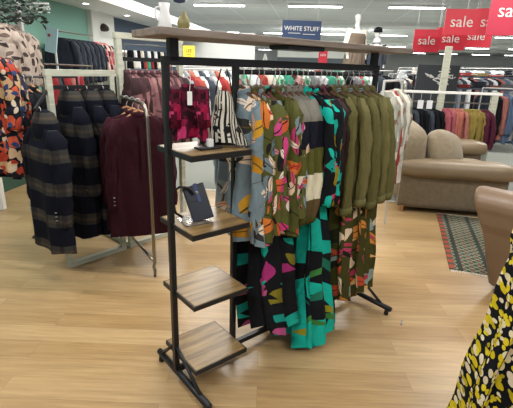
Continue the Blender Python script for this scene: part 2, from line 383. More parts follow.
struct('wall_fitting_room', MB().box(-3.7, -1.65, 11.95, 12.1, 0, 2.42), 'wallwhite', SYAW)
struct('wall_back_left', MB().box(-1.65, 2.6, 19.4, 19.6, 2.02, 2.62), 'wallwhite', SYAW)
struct('trim_4', MB().box(-1.65, 2.6, 19.42, 19.6, 0, 2.02), 'greybandwall', SYAW)
struct('wall_back', MB().box(-8, 24, 45.5, 45.8, 0, CEIL), 'wallwhite', SYAW)
struct('wall_right', MB().box(23.8, 24, 5, 46, 0, CEIL), 'wallwhite', SYAW)
k = 0
for vi, v in enumerate((12.4, 21.5, 30.7, 40.0)):
    for ui in range(-3 if vi else -1, 9):
        u = -.1 + ui*2.62 + (vi % 2)*.9
        if u > 20 or (vi == 0 and u > 6.5) or u < -4.5: continue
        t = thing('ceiling_light', f'ceiling strip light, {ORD[vi]} row from the camera, {ORD[k % 12]} from the left', 'light', S(u, v, CEIL-.005), SYAW, 'ceiling strip lights')
        obj('housing', MB().box(-.72, .72, -.06, .06, -.05, 0), 'white', t); obj('tube', MB().box(-.70, .70, -.045, .045, -.075, -.05), 'tube', t, bevel=.01)
        k += 1
    k = 0
# downlights in the bulkhead
for i, (u, v) in enumerate(((-3.3, 6.2), (-3.3, 7.6), (-3.3, 9.3))):
    t = thing('downlight', f'small round downlight in the white bulkhead, {ORD[i]} from the camera', 'light', S(u, v, 2.349), SYAW, 'bulkhead downlights')
    obj('rim', MB().lathe([(.06, 0), (.06, -.012), (.045, -.012), (.045, 0)], 16), 'white', t); obj('lens', MB().lathe([(.044, -.001), (.044, -.008)], 16), 'tube', t)
o = thing('wall_speaker', 'small dark rounded speaker high on the white column', 'speaker', S(-3.6, 7.3, 2.03), SYAW)
obj('shell', MB().lathe([(.02, .02), (.07, .03), (.09, .06), (.085, .09), (.05, .13), (.01, .15)], 16), 'footwood', o, True)
# deep end of the shop: louvred ceiling baffles beyond the second row
for i, v in enumerate((16.5, 26, 35)):
    struct(f'trim_{5+i}', MB().box(-8, 24, v, v+.3, CEIL-.12, CEIL), 'wallwhite', SYAW)

# ------------------------------------------------------------------ garments
def garment_body(W, L, hem, seed, hemt=.09, fold=.016, nf=7, top=-.082, neck=.052, slope=.075, chest=.055, n=44, waist=1.0, hemwave=.012, rings=22, wedge=0, asym=0):
    rnd = random.Random(seed); ph = [rnd.uniform(0, 6.28) for _ in range(5)]; mb = MB()
    zs = [top, top-.012, top-slope*.45, top-slope, top-slope-.03]; z0 = zs[-1]
    for i in range(1, rings+1): zs.append(z0+(-L-z0)*i/rings)
    vs = []; P_ = []
    for i, z in enumerate(zs):
        t = max(0, (z0-z)/(L+z0)) if z < z0 else 0
        if i < 2: hw, th = neck, .03
        elif i == 2: hw, th = (neck+W)*.52, .034
        elif i == 3: hw, th = W*.94, .036
        elif i == 4: hw, th = W, .042
        else:
            s = t*t*(3-2*t); hw = W*(1-(1-waist)*math.sin(min(1, t*2)*PI)) + (hem-W)*(t**1.15); th = chest+(hemt-chest)*s
            th *= min(1, .55+t*5)
        ring = []
        for k in range(n):
            a = 2*PI*k/n; ca, sa = math.cos(a), math.sin(a)
            x = hw*math.copysign(abs(ca)**.75, ca); y = th*math.copysign(abs(sa)**.8, sa)
            amp = fold*min(1, t*1.6+.05)*(1 if i > 3 else .2)
            f = math.sin(nf*a+ph[0]+t*1.1*math.sin(ph[1]))+.55*math.sin((nf*2-1)*a+ph[2]-t*.8)+.3*math.sin((nf+4)*a+ph[3]+t*2)
            y += amp*1.25*f*(.35+abs(sa)); x += amp*.6*f*ca + asym*t*t + .006*math.sin(z*17+ph[1])*min(1, t*3)
            zz = z+(hemwave*math.sin(3*a+ph[4])*t*t if t > .6 else 0)
            if wedge: zz += wedge*(x/max(hem, .01))*t*t
            ring.append(Vector((x, y, zz)))
        vs += ring; per = 2*(2*hw+2*th)*.95; P_.append(per)
    fs = []; us = []
    for i in range(len(zs)-1):
        for k in range(n):
            k2 = (k+1) % n
            fs.append((i*n+k, i*n+k2, (i+1)*n+k2, (i+1)*n+k))
            def uu(kk, ii): return ((kk/n)-.75)*P_[ii]+seed*.731
            us.append([(uu(k, i), vs[i*n+k].z), (uu(k+1, i), vs[i*n+k2].z), (uu(k+1, i+1), vs[(i+1)*n+k2].z), (uu(k, i+1), vs[(i+1)*n+k].z)])
    fs.append(tuple(range(n))[::-1]); us.append([(0, -.05)]*n)
    mb.add(vs, fs, us); return mb
def sleeve_mb(side, W, L, seed, r0=.062, r1=.045, top=-.155, out=.03, bend=.02, roll=False, n=14, puff=0):
    rnd = random.Random(seed*3+side); mb = MB(); N = 18; vs = []; rr = []
    ph = rnd.uniform(0, 6.28)
    for i in range(N+1):
        t = i/N; z = top-L*t; r = r0+(r1-r0)*t+puff*math.sin(t*PI)**2
        cx = side*(W*.90+out*t+bend*math.sin(t*PI)); cy = -.012*math.sin(t*2.6+ph)
        if i == 0: r *= .5; z += .035; cx -= side*.02
        for k in range(n):
            a = 2*PI*k/n; f = 1+.17*math.sin(3*a+ph+t*5)+.12*math.sin(5*a-t*9)+.10*math.sin(t*26+ph+2*a)
            vs.append(Vector((cx+r*.62*f*math.cos(a), cy+r*.8*f*math.sin(a), z-.01*math.cos(a)*side*(t > .9))))
        rr.append(r)
    fs = []; us = []
    for i in range(N):
        for k in range(n):
            k2 = (k+1) % n; fs.append((i*n+k, i*n+k2, (i+1)*n+k2, (i+1)*n+k))
            us.append([((kk/n)*r0*5+side*.7+seed*.91, vs[ii*n+kk % n].z) for kk, ii in ((k, i), (k+1, i), (k+1, i+1), (k, i+1))])
    fs.append(tuple(range(n))[::-1]); us.append([(0, -.1)]*n); fs.append(tuple(N*n+k for k in range(n))); us.append([(0, -.5)]*n)
    mb.add(vs, fs, us); end = Vector((side*(W*.90+out), -.012*math.sin(2.6+ph), top-L)); return mb, end, r1
def ring_mb(c, rx, ry, z0, z1, n=18, tilt=0, flare=1.0):
    mb = MB(); vs = []
    for (z, k, r_) in ((z0, 1, 1), ((z0+z1)/2, 1.08, 1), (z1, flare, 1)):
        for j in range(n):
            a = 2*PI*j/n; vs.append(Vector((c[0]+rx*k*math.cos(a), c[1]+ry*k*math.sin(a), z+tilt*math.sin(a))))
    fs = []; us = []
    for i in range(2):
        for j in range(n):
            fs.append((i*n+j, i*n+(j+1) % n, (i+1)*n+(j+1) % n, (i+1)*n+j)); us.append([(j/n*.3, vs[q].z) for q in fs[-1]])
    fs += [tuple(range(n))[::-1], tuple(2*n+j for j in range(n))]; us += [[(0, 0)]*n]*2
    return mb.add(vs, fs, us)
def make_garment(name, label, cat, mat, W, L, hem, seed, loc=(0, 0, 0), rz=0, group=None, sleeve=None, out=.03, collar='collar', roll=False, parts=True, r0=.062, r1=.045, puff=0, placket=False, sl_mat=None, hood=False, buttons=False, **kw):
    t = thing(name, label, cat, loc, rz, group)
    obj('body', garment_body(W, L, hem, seed, **kw), mat, t, True)
    if sleeve and parts:
        for sd in (-1, 1):
            mb, e, r = sleeve_mb(sd, W, sleeve, seed, r0, r1, out=out, puff=puff)
            so = obj('sleeve', mb, sl_mat or mat, t, True)
            if roll: obj('rolled_cuff', ring_mb((e.x, e.y), r*.80, r*1.0, e.z+.035, e.z-.008, 14, .004), mat, so, True)
            if buttons:
                for q in range(3): obj('button', MB().lathe([(.004, -.004), (.009, -.002), (.009, .003), (.003, .005)], 10, (e.x-.006, e.y-r*.86, e.z+.05+q*.028)), 'button', so, True)
    if collar and parts:
        c = obj(collar, ring_mb((0, 0), .055, .034, -.096, -.070, 18, .010, .9), mat, t, True)
    if placket and parts:
        obj('placket', MB().add([(-.013, -.060-.01*i, z) for i, z in enumerate((-.12, -.3, -.5))]+[(.013, -.060-.01*i, z) for i, z in enumerate((-.12, -.3, -.5))], [(0, 1, 4, 3), (1, 2, 5, 4)], [[(0, 0), (0, .2), (.03, .2), (.03, 0)]]*2), mat, t)
    if hood:
        mb = MB(); n = 16; vs = []; prof = [(.035, .02), (.085, -.0), (.118, -.06), (.128, -.13), (.115, -.2), (.07, -.25)]
        for r_, z in prof:
            for k in range(n):
                a = 2*PI*k/n; vs.append(Vector((r_*.95*math.cos(a), .02+r_*.62*math.sin(a)*(1.15 if math.sin(a) > 0 else .9), z-.02)))
        fs = [(i*n+k, i*n+(k+1) % n, (i+1)*n+(k+1) % n, (i+1)*n+k) for i in range(5) for k in range(n)]+[tuple(range(n))[::-1]]
        us = [[(vs[q].x+.3, vs[q].z*1.3) for q in f] for f in fs]
        obj('hood', mb.add(vs, fs, us), mat, t, True)
    return t
def hanger_meshes(wm, half=.19):
    hk = [(0, 0, -.062), (0, 0, -.04), (.006, 0, -.028)]+[(.019*math.sin(a), 0, .0+.019*-math.cos(a)) for a in [R(d) for d in range(40, 290, 25)]]
    hook = MB().tube(hk, .0022, 6).mesh('hook', True)
    ba = [(x*half, -.002, -.062-.10*abs(x)**1.15) for x in (-1, -.8, -.6, -.4, -.2, 0, .2, .4, .6, .8, 1)]
    bar = MB().tube(ba, [.005, .009, .0095, .0095, .01, .011, .01, .0095, .0095, .009, .005], 8).mesh('shoulder_bar', True)
    hook.materials.append(M['steel']); bar.materials.append(M[wm]); return hook, bar
HM = {k: hanger_meshes(k, h) for k, h in (('hangerwood', .15), ('ashwood', .15))}
def hanger(loc, rz, label, group, kind='hangerwood'):
    t = thing('clothes_hanger', label, 'hanger', loc, rz, group); link('hook', HM[kind][0], None, t); link('shoulder_bar', HM[kind][1], None, t); return t

# ------------------------------------------------------------------ the black display rack
A0 = Vector((-.384, 1.779, 0)); DY = .683
RK = thing('garment_rack', 'black metal clothes rail with four wooden shelves and a wooden top board', 'rack', A0, DY)
# local: x along the rail, y = -b (b is towards the camera side)
LB, LR, BZ = .35, 1.394, 1.55
def P(a, b, z): return Vector((a, -b, z))
pw = .026; BT = 1.636
for nm, a in (('upright', 0), ('upright', LB), ('upright', LR)):
    obj(nm, MB().bar(P(a, 0, .05), P(a, 0, BZ), pw), 'blackmetal', RK, bevel=.002)
obj('top_beam', MB().bar(P(-.013, 0, BZ), P(LR+.013, 0, BZ), .03, .034), 'blackmetal', RK, bevel=.002)
obj('hanging_rail', MB().tube([P(LB, 0, BZ-.038), P(LR, 0, BZ-.038)], .0115, 10), 'blackmetal', RK, True)
obj('floor_bar', MB().bar(P(0, 0, .055), P(LR, 0, .055), .026), 'blackmetal', RK, bevel=.002)
for a, b0, b1 in ((0, -.19, .31), (LR, -.18, .32)):
    f = obj('foot_bar', MB().tube([P(a, b0, .05), P(a, b1, .05)], .017, 12), 'blackmetal', RK, True)
    for b in (b0+.02, b1-.03): obj('foot_pad', MB().lathe([(.014, 0), (.016, .005), (.012, .04)], 12, P(a, b, 0)), 'blackmetal', f, True)
    for b in (b0+.03, b1-.07): obj('brace', MB().tube([P(a, 0, .21), P(a, b, .055)], .0095, 8), 'blackmetal', RK, True)
obj('board_post', MB().bar(P(.035, 0, BZ), P(.035, 0, BT), .040, .03), 'blackmetal', RK)
obj('board_post', MB().bar(P(LR-.03, 0, BZ), P(LR-.03, 0, BT), .040, .03), 'blackmetal', RK)
tb = MB().box(-.085, LR+.15, -.14, -.002, BT, BT+.028).box(-.075, LR+.16, .002, .14, BT, BT+.028)
obj('top_board', tb, 'topwood', RK, bevel=.004)
obj('fixing_plate', MB().box(.56, .80, -.12, .02, BT-.02, BT), 'blackmetal', RK, bevel=.004)
SZ = (1.193, .8527, .5132, .1659)
for z in SZ:
    s = obj('shelf', MB().box(.006, .298, -.186, .104, z-.014, z), 'shelfwood', RK, bevel=.002)
    fr = MB().box(0, .3035, -.191, -.184, z-.026, z-.002).box(0, .3035, .102, .109, z-.026, z-.002).box(0, .007, -.184, .102, z-.026, z-.002).box(.2965, .3035, -.184, .102, z-.026, z-.002)
    obj('shelf_frame', fr, 'blackmetal', s)
def rackpt(a, z, b=0):
    return A0 + Vector((math.cos(DY)*a+math.sin(DY)*b, math.sin(DY)*a-math.cos(DY)*b, z))
RZ = BZ-.038
GR = DY+R(90)           # garment frame: local x runs across the rail, -y looks to the near end
def on_rail(a, fn, **kw): pass
# local x axis must be n (towards camera side): n = (sin, -cos) -> rotation DY-90deg ; then local y = along the rail away
GR = DY-R(90)
G1 = 'garments on the black rail'
items = [
 # a, name, label, cat, mat, W, L, hem, kwargs
 (.385, 'blouse', 'grey-blue long-sleeved blouse with ochre and cream leaves, nearest the shelves on the black rail', 'blouse', 'blueleaf', .15, .80, .185, dict(sleeve=.60, r0=.06, r1=.05, out=0, puff=.008, chest=.045, hemt=.05)),
 (.43, 'dress', 'olive dress with orange, cream and dark leaves directly behind the grey-blue blouse', 'dress', 'olivefloral', .155, .80, .20, dict(sleeve=.52, r0=.062, chest=.045, hemt=.06)),
 (.505, 'maxi_dress', 'black, pink and mustard maxi dress whose hem shows left of the teal skirt', 'dress', 'darkhem', .13, 1.30, .135, dict(sleeve=None, asym=.09, chest=.035, hemt=.10, nf=9, fold=.030, hemwave=.03)),
 (.475, 'dress', 'pink and olive leaf print dress, nearer of the two on the rail', 'dress', 'pinkfloral', .165, .74, .24, dict(sleeve=.5, chest=.04, hemt=.055)),
 (.575, 'dress', 'olive leaf print dress hanging between the two pink leaf print dresses', 'dress', 'olivefloral', .16, .79, .22, dict(sleeve=.5, chest=.04, hemt=.055)),
 (.605, 'dress', 'pink and olive leaf print dress, farther one, beside the colour-block blouses', 'dress', 'pinkfloral', .165, .70, .22, dict(sleeve=.5, chest=.04, hemt=.05)),
 (.645, 'blouse', 'colour-block blouse of grey, navy, olive and cream bands, nearest of the three', 'blouse', 'block', .165, .70, .21, dict(sleeve=.58, chest=.038, hemt=.05)),
 (.685, 'blouse', 'colour-block blouse of grey, navy, olive and cream bands, middle one of the three', 'blouse', 'block', .165, .70, .21, dict(sleeve=.58, chest=.038, hemt=.05)),
 (.725, 'blouse', 'colour-block blouse of grey, navy, olive and cream bands, farthest of the three', 'blouse', 'block', .165, .70, .21, dict(sleeve=.58, chest=.038, hemt=.05)),
 (.765, 'maxi_dress', 'bright teal and black maxi dress with the longest and widest skirt', 'dress', 'teal', .155, 1.445, .22, dict(sleeve=None, chest=.03, hemt=.14, asym=.085, nf=11, fold=.034, hemwave=.03)),
 (.80, 'blouse', 'black blouse with bold teal, pink and mustard shapes, nearer of two', 'blouse', 'bold', .205, .66, .235, dict(sleeve=.5, chest=.045, hemt=.055)),
 (.85, 'blouse', 'black blouse with bold teal, pink and mustard shapes, farther of two', 'blouse', 'bold', .205, .66, .235, dict(sleeve=.5, chest=.045, hemt=.055)),
 (.90, 'blouse', 'dark plum patterned blouse just behind the bold teal and black blouses', 'blouse', 'plumprint', .165, .58, .18, dict(sleeve=.5, chest=.04, hemt=.05)),
 (.94, 'blouse', 'plain dark brown blouse between the plum patterned blouse and the olive shirts', 'blouse', 'plum', .165, .60, .18, dict(sleeve=.5, chest=.04, hemt=.05)),
 (.975, 'shirt', 'plain olive shirt with rolled sleeves, first and nearest of the olive shirts', 'shirt', 'olive', .185, .70, .2, dict(sleeve=.58, roll=True, r0=.052, r1=.040, out=.05, chest=.045, hemt=.055, fold=.032, nf=6)),
 (1.025, 'maxi_dress', 'olive botanical maxi dress showing under the olive shirts, leftmost of the three', 'dress', 'oliveskirt', .16, 1.30, .235, dict(sleeve=None, chest=.03, hemt=.09, nf=9, fold=.028, hemwave=.025)),
 (1.07, 'shirt', 'plain olive shirt with rolled sleeves, second of the olive shirts from the near end', 'shirt', 'olive2', .185, .69, .2, dict(sleeve=.55, roll=True, r0=.052, r1=.040, out=.05, chest=.045, hemt=.055, fold=.032, nf=6)),
 (1.12, 'maxi_dress', 'olive botanical maxi dress showing under the olive shirts, middle one of the three', 'dress', 'oliveskirt', .16, 1.31, .235, dict(sleeve=None, chest=.03, hemt=.09, nf=9, fold=.028, hemwave=.025)),
 (1.165, 'shirt', 'plain olive shirt with rolled sleeves, third of the olive shirts from the near end', 'shirt', 'olive', .185, .72, .21, dict(sleeve=.58, roll=True, r0=.052, r1=.040, out=.05, chest=.05, hemt=.06, fold=.032, nf=6)),
 (1.215, 'maxi_dress', 'olive botanical maxi dress showing under the olive shirts, rightmost of the three', 'dress', 'oliveskirt', .16, 1.30, .24, dict(sleeve=None, chest=.03, hemt=.09, nf=9, fold=.028, hemwave=.025)),
 (1.26, 'shirt', 'plain olive shirt with rolled sleeves, fourth of the olive shirts from the near end', 'shirt', 'olive2', .185, .70, .21, dict(sleeve=.56, roll=True, r0=.052, r1=.040, out=.05, chest=.05, hemt=.06, fold=.032, nf=6)),
 (1.325, 'shirt', 'plain olive shirt with rolled sleeves at the far end of the black rail', 'shirt', 'olive', .19, .72, .22, dict(sleeve=.55, roll=True, r0=.052, r1=.040, out=.05, chest=.05, hemt=.06, fold=.032, nf=6)),
]
for i, (a, nm, lb, cat, mt, W_, L_, hm, kw) in enumerate(items):
    jr = GR+R(random.uniform(-4, 4)); loc = rackpt(a, RZ)
    make_garment(nm, lb, cat, mt, W_, L_, hm, i+3, loc, jr, G1, **kw)
    hanger(loc, jr, f'brown wooden hanger, {ORD[i]} from the shelves along the black rail', 'brown hangers on the black rail')

# ------------------------------------------------------------------ on the shelves of the black rack
# magenta top and striped top hang under the top beam above the highest shelf
def cami(name, label, mat, loc, rz, W, L, hem, seed, top=-.0, straps=True):
    t = thing(name, label, 'top', loc, rz)
    obj('body', garment_body(W, L, hem, seed, hemt=.05, fold=.012, nf=5, top=-.10, neck=W*.55, slope=.05, chest=.035, n=40, rings=14), mat, t, True)
    if straps:
        for sd in (-1, 1):
            obj('strap', MB().tube([(sd*W*.8, -.005, -.115), (sd*W*.6, -.004, -.06), (sd*.012, 0, -.008)], .003, 6), mat, t, True)
    return t
mag = cami('camisole', 'magenta floral ruffled top hanging above the highest wooden shelf', 'magenta', rackpt(.09, 1.56, .02), R(12), .05, .325, .07, 4, straps=False)
ruf = [MB()]
for sd in (-1, 1): obj('ruffle', ring_mb((sd*.055, 0), .034, .04, -.12, -.27, 18, .01, 1.25), 'magenta', mag, True)
cami('camisole', 'black and cream striped top with thin straps, flaring out above the highest wooden shelf', 'stripes', rackpt(.262, 1.532, .035), R(8), .045, .335, .118, 9)
tg = thing('price_ticket', 'white price ticket hanging beside the magenta floral top', 'ticket', rackpt(.075, 1.432, .06), R(10))
obj('card', MB().box(-.010, .010, -.001, .001, -.055, 0), 'white', tg); obj('string', MB().tube([(0, 0, 0), (.004, 0, .05), (0, 0, .1)], .0012, 5), 'white', tg)
# small sign base on the top shelf
sb = thing('sign_holder', 'small white block on a flat dark base on the highest wooden shelf', 'stand', rackpt(.145, 1.1935, .09), DY)
obj('base', MB().box(-.055, .055, -.03, .03, 0, .008), 'blackmetal', sb, bevel=.003); obj('block', MB().box(-.004, .02, -.012, .012, .008, .042), 'white', sb, bevel=.003)
# strap trailing over the shelf corner
obj_ = thing('bag_strap', 'dark leather strap trailing over the right corner of the highest wooden shelf', 'strap', rackpt(.26, 1.194, .14), DY)
obj('strap_band', MB().bar((-.10, .06, .006), (-.03, .03, .008), .014, .004).bar((-.03, .03, .008), (.05, -.035, .008), .014, .004), 'footwood', obj_)
# purse on second shelf
Z2 = .8535
st = thing('acrylic_stand', 'clear acrylic display stand on the second wooden shelf behind the navy purse', 'stand', rackpt(.095, Z2, .02), DY-R(10))
ac = MB().box(-.055, .075, -.075, .06, 0, .004)
ac.add([(-.05, -.03, .004), (.05, -.03, .004), (.05, .03, .13), (-.05, .03, .13), (-.05, -.026, .004), (.05, -.026, .004), (.05, .034, .13), (-.05, .034, .13)], [(0, 1, 2, 3), (7, 6, 5, 4), (0, 4, 5, 1), (1, 5, 6, 2), (2, 6, 7, 3), (3, 7, 4, 0)])
obj('easel', ac, 'acrylic', st)
pr = thing('phone_purse', 'slim navy leather phone purse leaning on the clear stand on the second shelf', 'purse', rackpt(.135, Z2+.006, .065), R(20))
PM = Matrix.Translation((0, 0, 0)) @ Matrix.Rotation(R(-14), 4, 'Y') @ Matrix.Rotation(R(-22), 4, 'X')
def xf(mb, Mx): mb.v = [tuple(Mx @ Vector(v)) for v in mb.v]; return mb
obj('pouch', xf(MB().box(-.052, .048, -.010, .010, 0, .168), PM), 'navyleather', pr, bevel=.005)
obj('flap', xf(MB().prism([(-.046, .165), (.046, .165), (.046, .105), (.02, .09), (-.046, .10)], -.0135, -.010), PM), 'navyleather', pr)
obj('strap', xf(MB().box(-.002, .014, -.017, -.0138, .085, .172), PM), 'strapblue', pr)
obj('clasp', xf(MB().lathe([(.004, .0), (.008, .002), (.004, .004)], 12), PM @ Matrix.Translation((.006, -.017, .13)) @ Matrix.Rotation(R(90), 4, 'X')), 'button', pr)
cd = thing('wrist_cord', 'black looped wrist cord with an orange bead behind the navy purse', 'cord', rackpt(.06, Z2+.006, .0), R(15))
obj('loop', MB().tube([(.0, 0, .01), (-.03, .0, .03), (-.05, .0, .08), (-.045, 0, .13), (-.01, .0, .155), (.03, -.005, .15), (.05, -.01, .12)], .006, 8), 'blackmetal', cd, True)
obj('bead', MB().lathe([(.004, -.02), (.013, -.01), (.013, .01), (.004, .02)], 12, (-.05, -.008, .1)), 'orange', cd, True)
# swing tag / brown cuff seen under the blue blouse
bx = thing('suede_pouch', 'small brown and black pouch hanging low below the grey-blue blouse beside the shelf post', 'pouch', rackpt(.40, .78, .0), R(30))
obj('pouch_body', MB().box(-.035, .03, -.015, .015, -.02, .06), 'tan', bx, bevel=.008); obj('pouch_edge', MB().box(.03, .042, -.015, .015, -.018, .056), 'blackmetal', bx, bevel=.004)
# things on the top board
jg = thing('jug', 'white pitcher standing on the left end of the wooden top board', 'jug', rackpt(.02, BT+.0285, -.03), DY)
obj('pitcher_body', MB().lathe([(.022, 0), (.028, .015), (.026, .045), (.018, .07), (.022, .10), (.019, .10), (.015, .075)], 20), 'white', jg, True)
obj('handle', MB().tube([(-.017, 0, .085), (-.037, 0, .08), (-.04, 0, .05), (-.024, 0, .025)], .004, 8), 'white', jg, True)
vs_ = thing('vase', 'small olive-brown vase beside the white pitcher on the top board', 'vase', rackpt(.10, BT+.0285, -.02), DY)
obj('vase_body', MB().lathe([(.014, 0), (.024, .012), (.027, .032), (.020, .052), (.010, .064), (.013, .074), (.010, .074), (.007, .066)], 20), plain('olive_glaze', '7c7444', .35), vs_, True)
# round hanging disc
dp = thing('hanging_disc', 'dark blue round disc hanging from the ceiling above the top board', 'lamp', at(179, -4, 4.2), 0)
obj('disc_shell', MB().lathe([(.01, .06), (.05, .05), (.07, .0), (.05, -.05), (.01, -.06)], 18), 'navyplastic', dp, True); obj('cord', MB().tube([(0, 0, .06), (0, 0, CEIL-at(179, -4, 4.2).z)], .004, 6), 'blackmetal', dp)

# ------------------------------------------------------------------ limewashed wooden fixtures on the left
FY = math.atan2(3.37-2.98, -1.11+1.45)
LF = thing('wooden_clothes_frame', 'low limewashed wooden frame with a dark rail holding the plaid coats', 'rack', (-1.45, 2.98, 0), FY)
FW = .50
for a in (0, FW-.03): obj('post', MB().box(a-.02, a+.02, -.02, .02, 0, 1.44), 'limed', LF, bevel=.003)
obj('top_rail', MB().box(-.025, FW, -.022, .022, 1.44, 1.485), 'limed', LF, bevel=.003)
obj('base_rail', MB().box(.02, FW-.05, -.02, .02, 0, .04), 'limed', LF, bevel=.003)
obj('hanging_rail', MB().bar((.02, 0, 1.365), (FW-.05, 0, 1.365), .02, .028), 'blackmetal', LF)
obj('side_arm', MB().bar((-.02, 0, 1.34), (-.19, -.20, 1.24), .014, .02), 'blackmetal', LF)
def LFp(a, z, b=0): return Vector((-1.45+math.cos(FY)*a+math.sin(FY)*b, 2.98+math.sin(FY)*a-math.cos(FY)*b, z))
TF = thing('wooden_clothes_frame', 'tall limewashed wooden frame behind the burgundy coats holding dusky pink garments', 'rack', (-1.09, 3.40, 0), FY)
TW = .585
for a in (0, TW): obj('post', MB().box(a-.022, a+.022, -.022, .022, 0, 1.715), 'limed', TF, bevel=.003)
obj('top_rail', MB().box(-.03, TW+.03, -.024, .024, 1.715, 1.76), 'limed', TF, bevel=.003)
obj('base_rail', MB().box(.022, TW-.022, -.02, .02, 0, .04), 'limed', TF, bevel=.003)
for a in (0, TW): obj('base_foot', MB().box(a-.02, a+.02, .022, .45, 0, .04), 'limed', TF, bevel=.003)
obj('hanging_rail', MB().bar((.02, 0, 1.57), (TW-.02, 0, 1.57), .02, .03), 'blackmetal', TF)
def TFp(a, z, b=0): return Vector((-1.09+math.cos(FY)*a+math.sin(FY)*b, 3.40+math.sin(FY)*a-math.cos(FY)*b, z))
for i in range(9):
    a = .05+i*.058
    make_garment('jacket', f'dusky pink and brown mottled jacket on the tall wooden frame, {ORD[i]} from the left', 'jacket', 'pinkbrown', .17, .62, .19, 40+i, TFp(a, 1.555), FY-R(90)+R(random.uniform(-6, 6)), 'dusky pink jackets in the tall frame', sleeve=.5, chest=.05, hemt=.06)
# plaid coats
for i, (loc, rz, L_, lb) in enumerate((
    (LFp(-.15, 1.235, .17), FY-R(88), .95, 'navy and grey plaid hooded coat left of the low wooden frame'),
    (LFp(.12, 1.355), FY-R(80), 1.08, 'navy and grey plaid hooded coat just right of the left wooden post'),
    (LFp(.26, 1.355), FY-R(76), 1.10, 'navy and grey plaid hooded coat in the middle of the low wooden frame'),
    (LFp(.39, 1.355), FY-R(78), 1.08, 'navy and grey plaid hooded coat half hidden beside the burgundy jacket'))):
    make_garment('plaid_coat', lb, 'coat', 'plaid', .17 if i else .165, L_, .22, 60+i, loc, rz, 'plaid hooded coats', sleeve=.60, r0=.078, r1=.062, chest=.07, hemt=.085, hood=True, buttons=True, fold=.010, nf=4, collar=None)
    hanger(loc, rz, 'brown hanger inside the plaid coat, '+('leftmost', 'second from the left', 'third from the left', 'rightmost')[i], 'hangers of the plaid coats')
# steel rail arm with burgundy coats
CA = thing('steel_coat_rail', 'rounded steel tube rail standing on a kinked foot, holding burgundy coats', 'rail', (-.75, 2.85, 0), 0)
q0 = Vector((-1.09+.75, 3.38-2.85, 0))
def Q(t, z): return tuple(q0*t+Vector((0, 0, z)))
path = [Q(.0, .012), Q(.0, .055), Q(.04, .08), Q(.0, .12), Q(0, .3), Q(0, .7), Q(0, 1.18), Q(.02, 1.235), Q(.07, 1.268), Q(.14, 1.28), Q(.5, 1.285), Q(.96, 1.29)]
obj('bent_tube', MB().tube(path, .0125, 10), 'chrome', CA, True); obj('lower_bar', MB().tube([Q(0, .13), Q(.96, .125)], .0105, 8), 'chrome', CA, True)
for i, t_ in enumerate((.30, .52, .76)):
    loc = Vector((-.75, 2.85, 1.287))+q0*t_
    rz = FY-R(20)+R(random.uniform(-4, 4))
    lb = ('burgundy wool coat with piped seams, front one on the steel rail', 'burgundy wool coat, middle one on the steel rail', 'burgundy wool coat at the back of the steel rail')[i]
    make_garment('burgundy_coat', lb, 'coat', 'burg', .20, .98 if i == 0 else .97, .245, 80+i, loc, rz, 'burgundy coats on the steel rail', sleeve=.62, r0=.075, r1=.058, chest=.055, hemt=.07, buttons=True, fold=.010, nf=4, placket=True)
    hanger(loc, rz, 'pale wooden hanger inside the burgundy coat, '+('front one', 'middle one', 'back one')[i], 'hangers of the burgundy coats', 'ashwood')

# ------------------------------------------------------------------ far left displays
RS = thing('garment_stand', 'tall white post stand holding the taupe and the orange floral garments', 'stand', (-1.93, 3.62, 0), 0)
obj('pole', MB().bar((0, 0, .02), (0, 0, 1.98), .035), 'steel', RS, bevel=.003); obj('base', MB().box(-.1, .1, -.1, .1, 0, .02), 'footwood', RS, bevel=.004)
obj('arm', MB().tube([(0, 0, 1.84), (-.02, -.30, 1.86)], .006, 8), 'steel', RS); obj('arm', MB().tube([(0, 0, 1.66), (.06, -.85, 1.66)], .006, 8), 'steel', RS)
for i in range(3):
    make_garment('blouse', f'taupe blouse with brown leaf print at the top left, {("front", "middle", "back")[i]} one of three', 'blouse', 'taupefloral', .135, .48, .165, 90+i, (-1.945+.006*i, 3.36+.07*i, 1.862), R(4+3*i), 'taupe blouses', sleeve=.36, chest=.04, hemt=.05)
for i in range(2):
    make_garment('dress', ('orange, cream and navy floral dress at the left edge of the picture', 'orange, cream and navy floral dress tucked behind the front one at the left edge')[i], 'dress', 'redfloral', .155, .90, .20, 94+i, (-1.84-.01*i, 2.92+.09*i, 1.66), R(-6+4*i), 'orange floral dresses', sleeve=.42, chest=.05, hemt=.07, r0=.07, r1=.07)
HR = thing('low_garment_rail', 'low dark rail behind the left post carrying black garments on brown hangers', 'rail', (-1.72, 3.35, 0), FY)
for a in (.06, .32): obj('leg', MB().tube([(a, 0, 0), (a, 0, 1.42)], .01, 8), 'blackmetal', HR)
obj('crossbar', MB().tube([(-.38, 0, 1.42), (.32, 0, 1.42)], .008, 8), 'blackmetal', HR)
for i in range(6):
    a = -.34+i*.06; loc = Vector((-1.72+math.cos(FY)*a, 3.35+math.sin(FY)*a, 1.42)); rz = FY-R(70)
    make_garment('top', f'black top on the low rail behind the plaid coats, {ORD[i]} from the left', 'top', 'black', .16, .72, .18, 100+i, loc, rz, 'black tops on the low rail', sleeve=.4, chest=.03, hemt=.04)
    hanger(loc, rz, f'pale wooden hanger on the low rail behind the plaid coats, {ORD[i]} from the left', 'hangers on the low rail', 'ashwood')
struct('trim_8', MB().box(-3.3, -2.72, 4.26, 4.32, 0, .62), 'white', 0, .004)
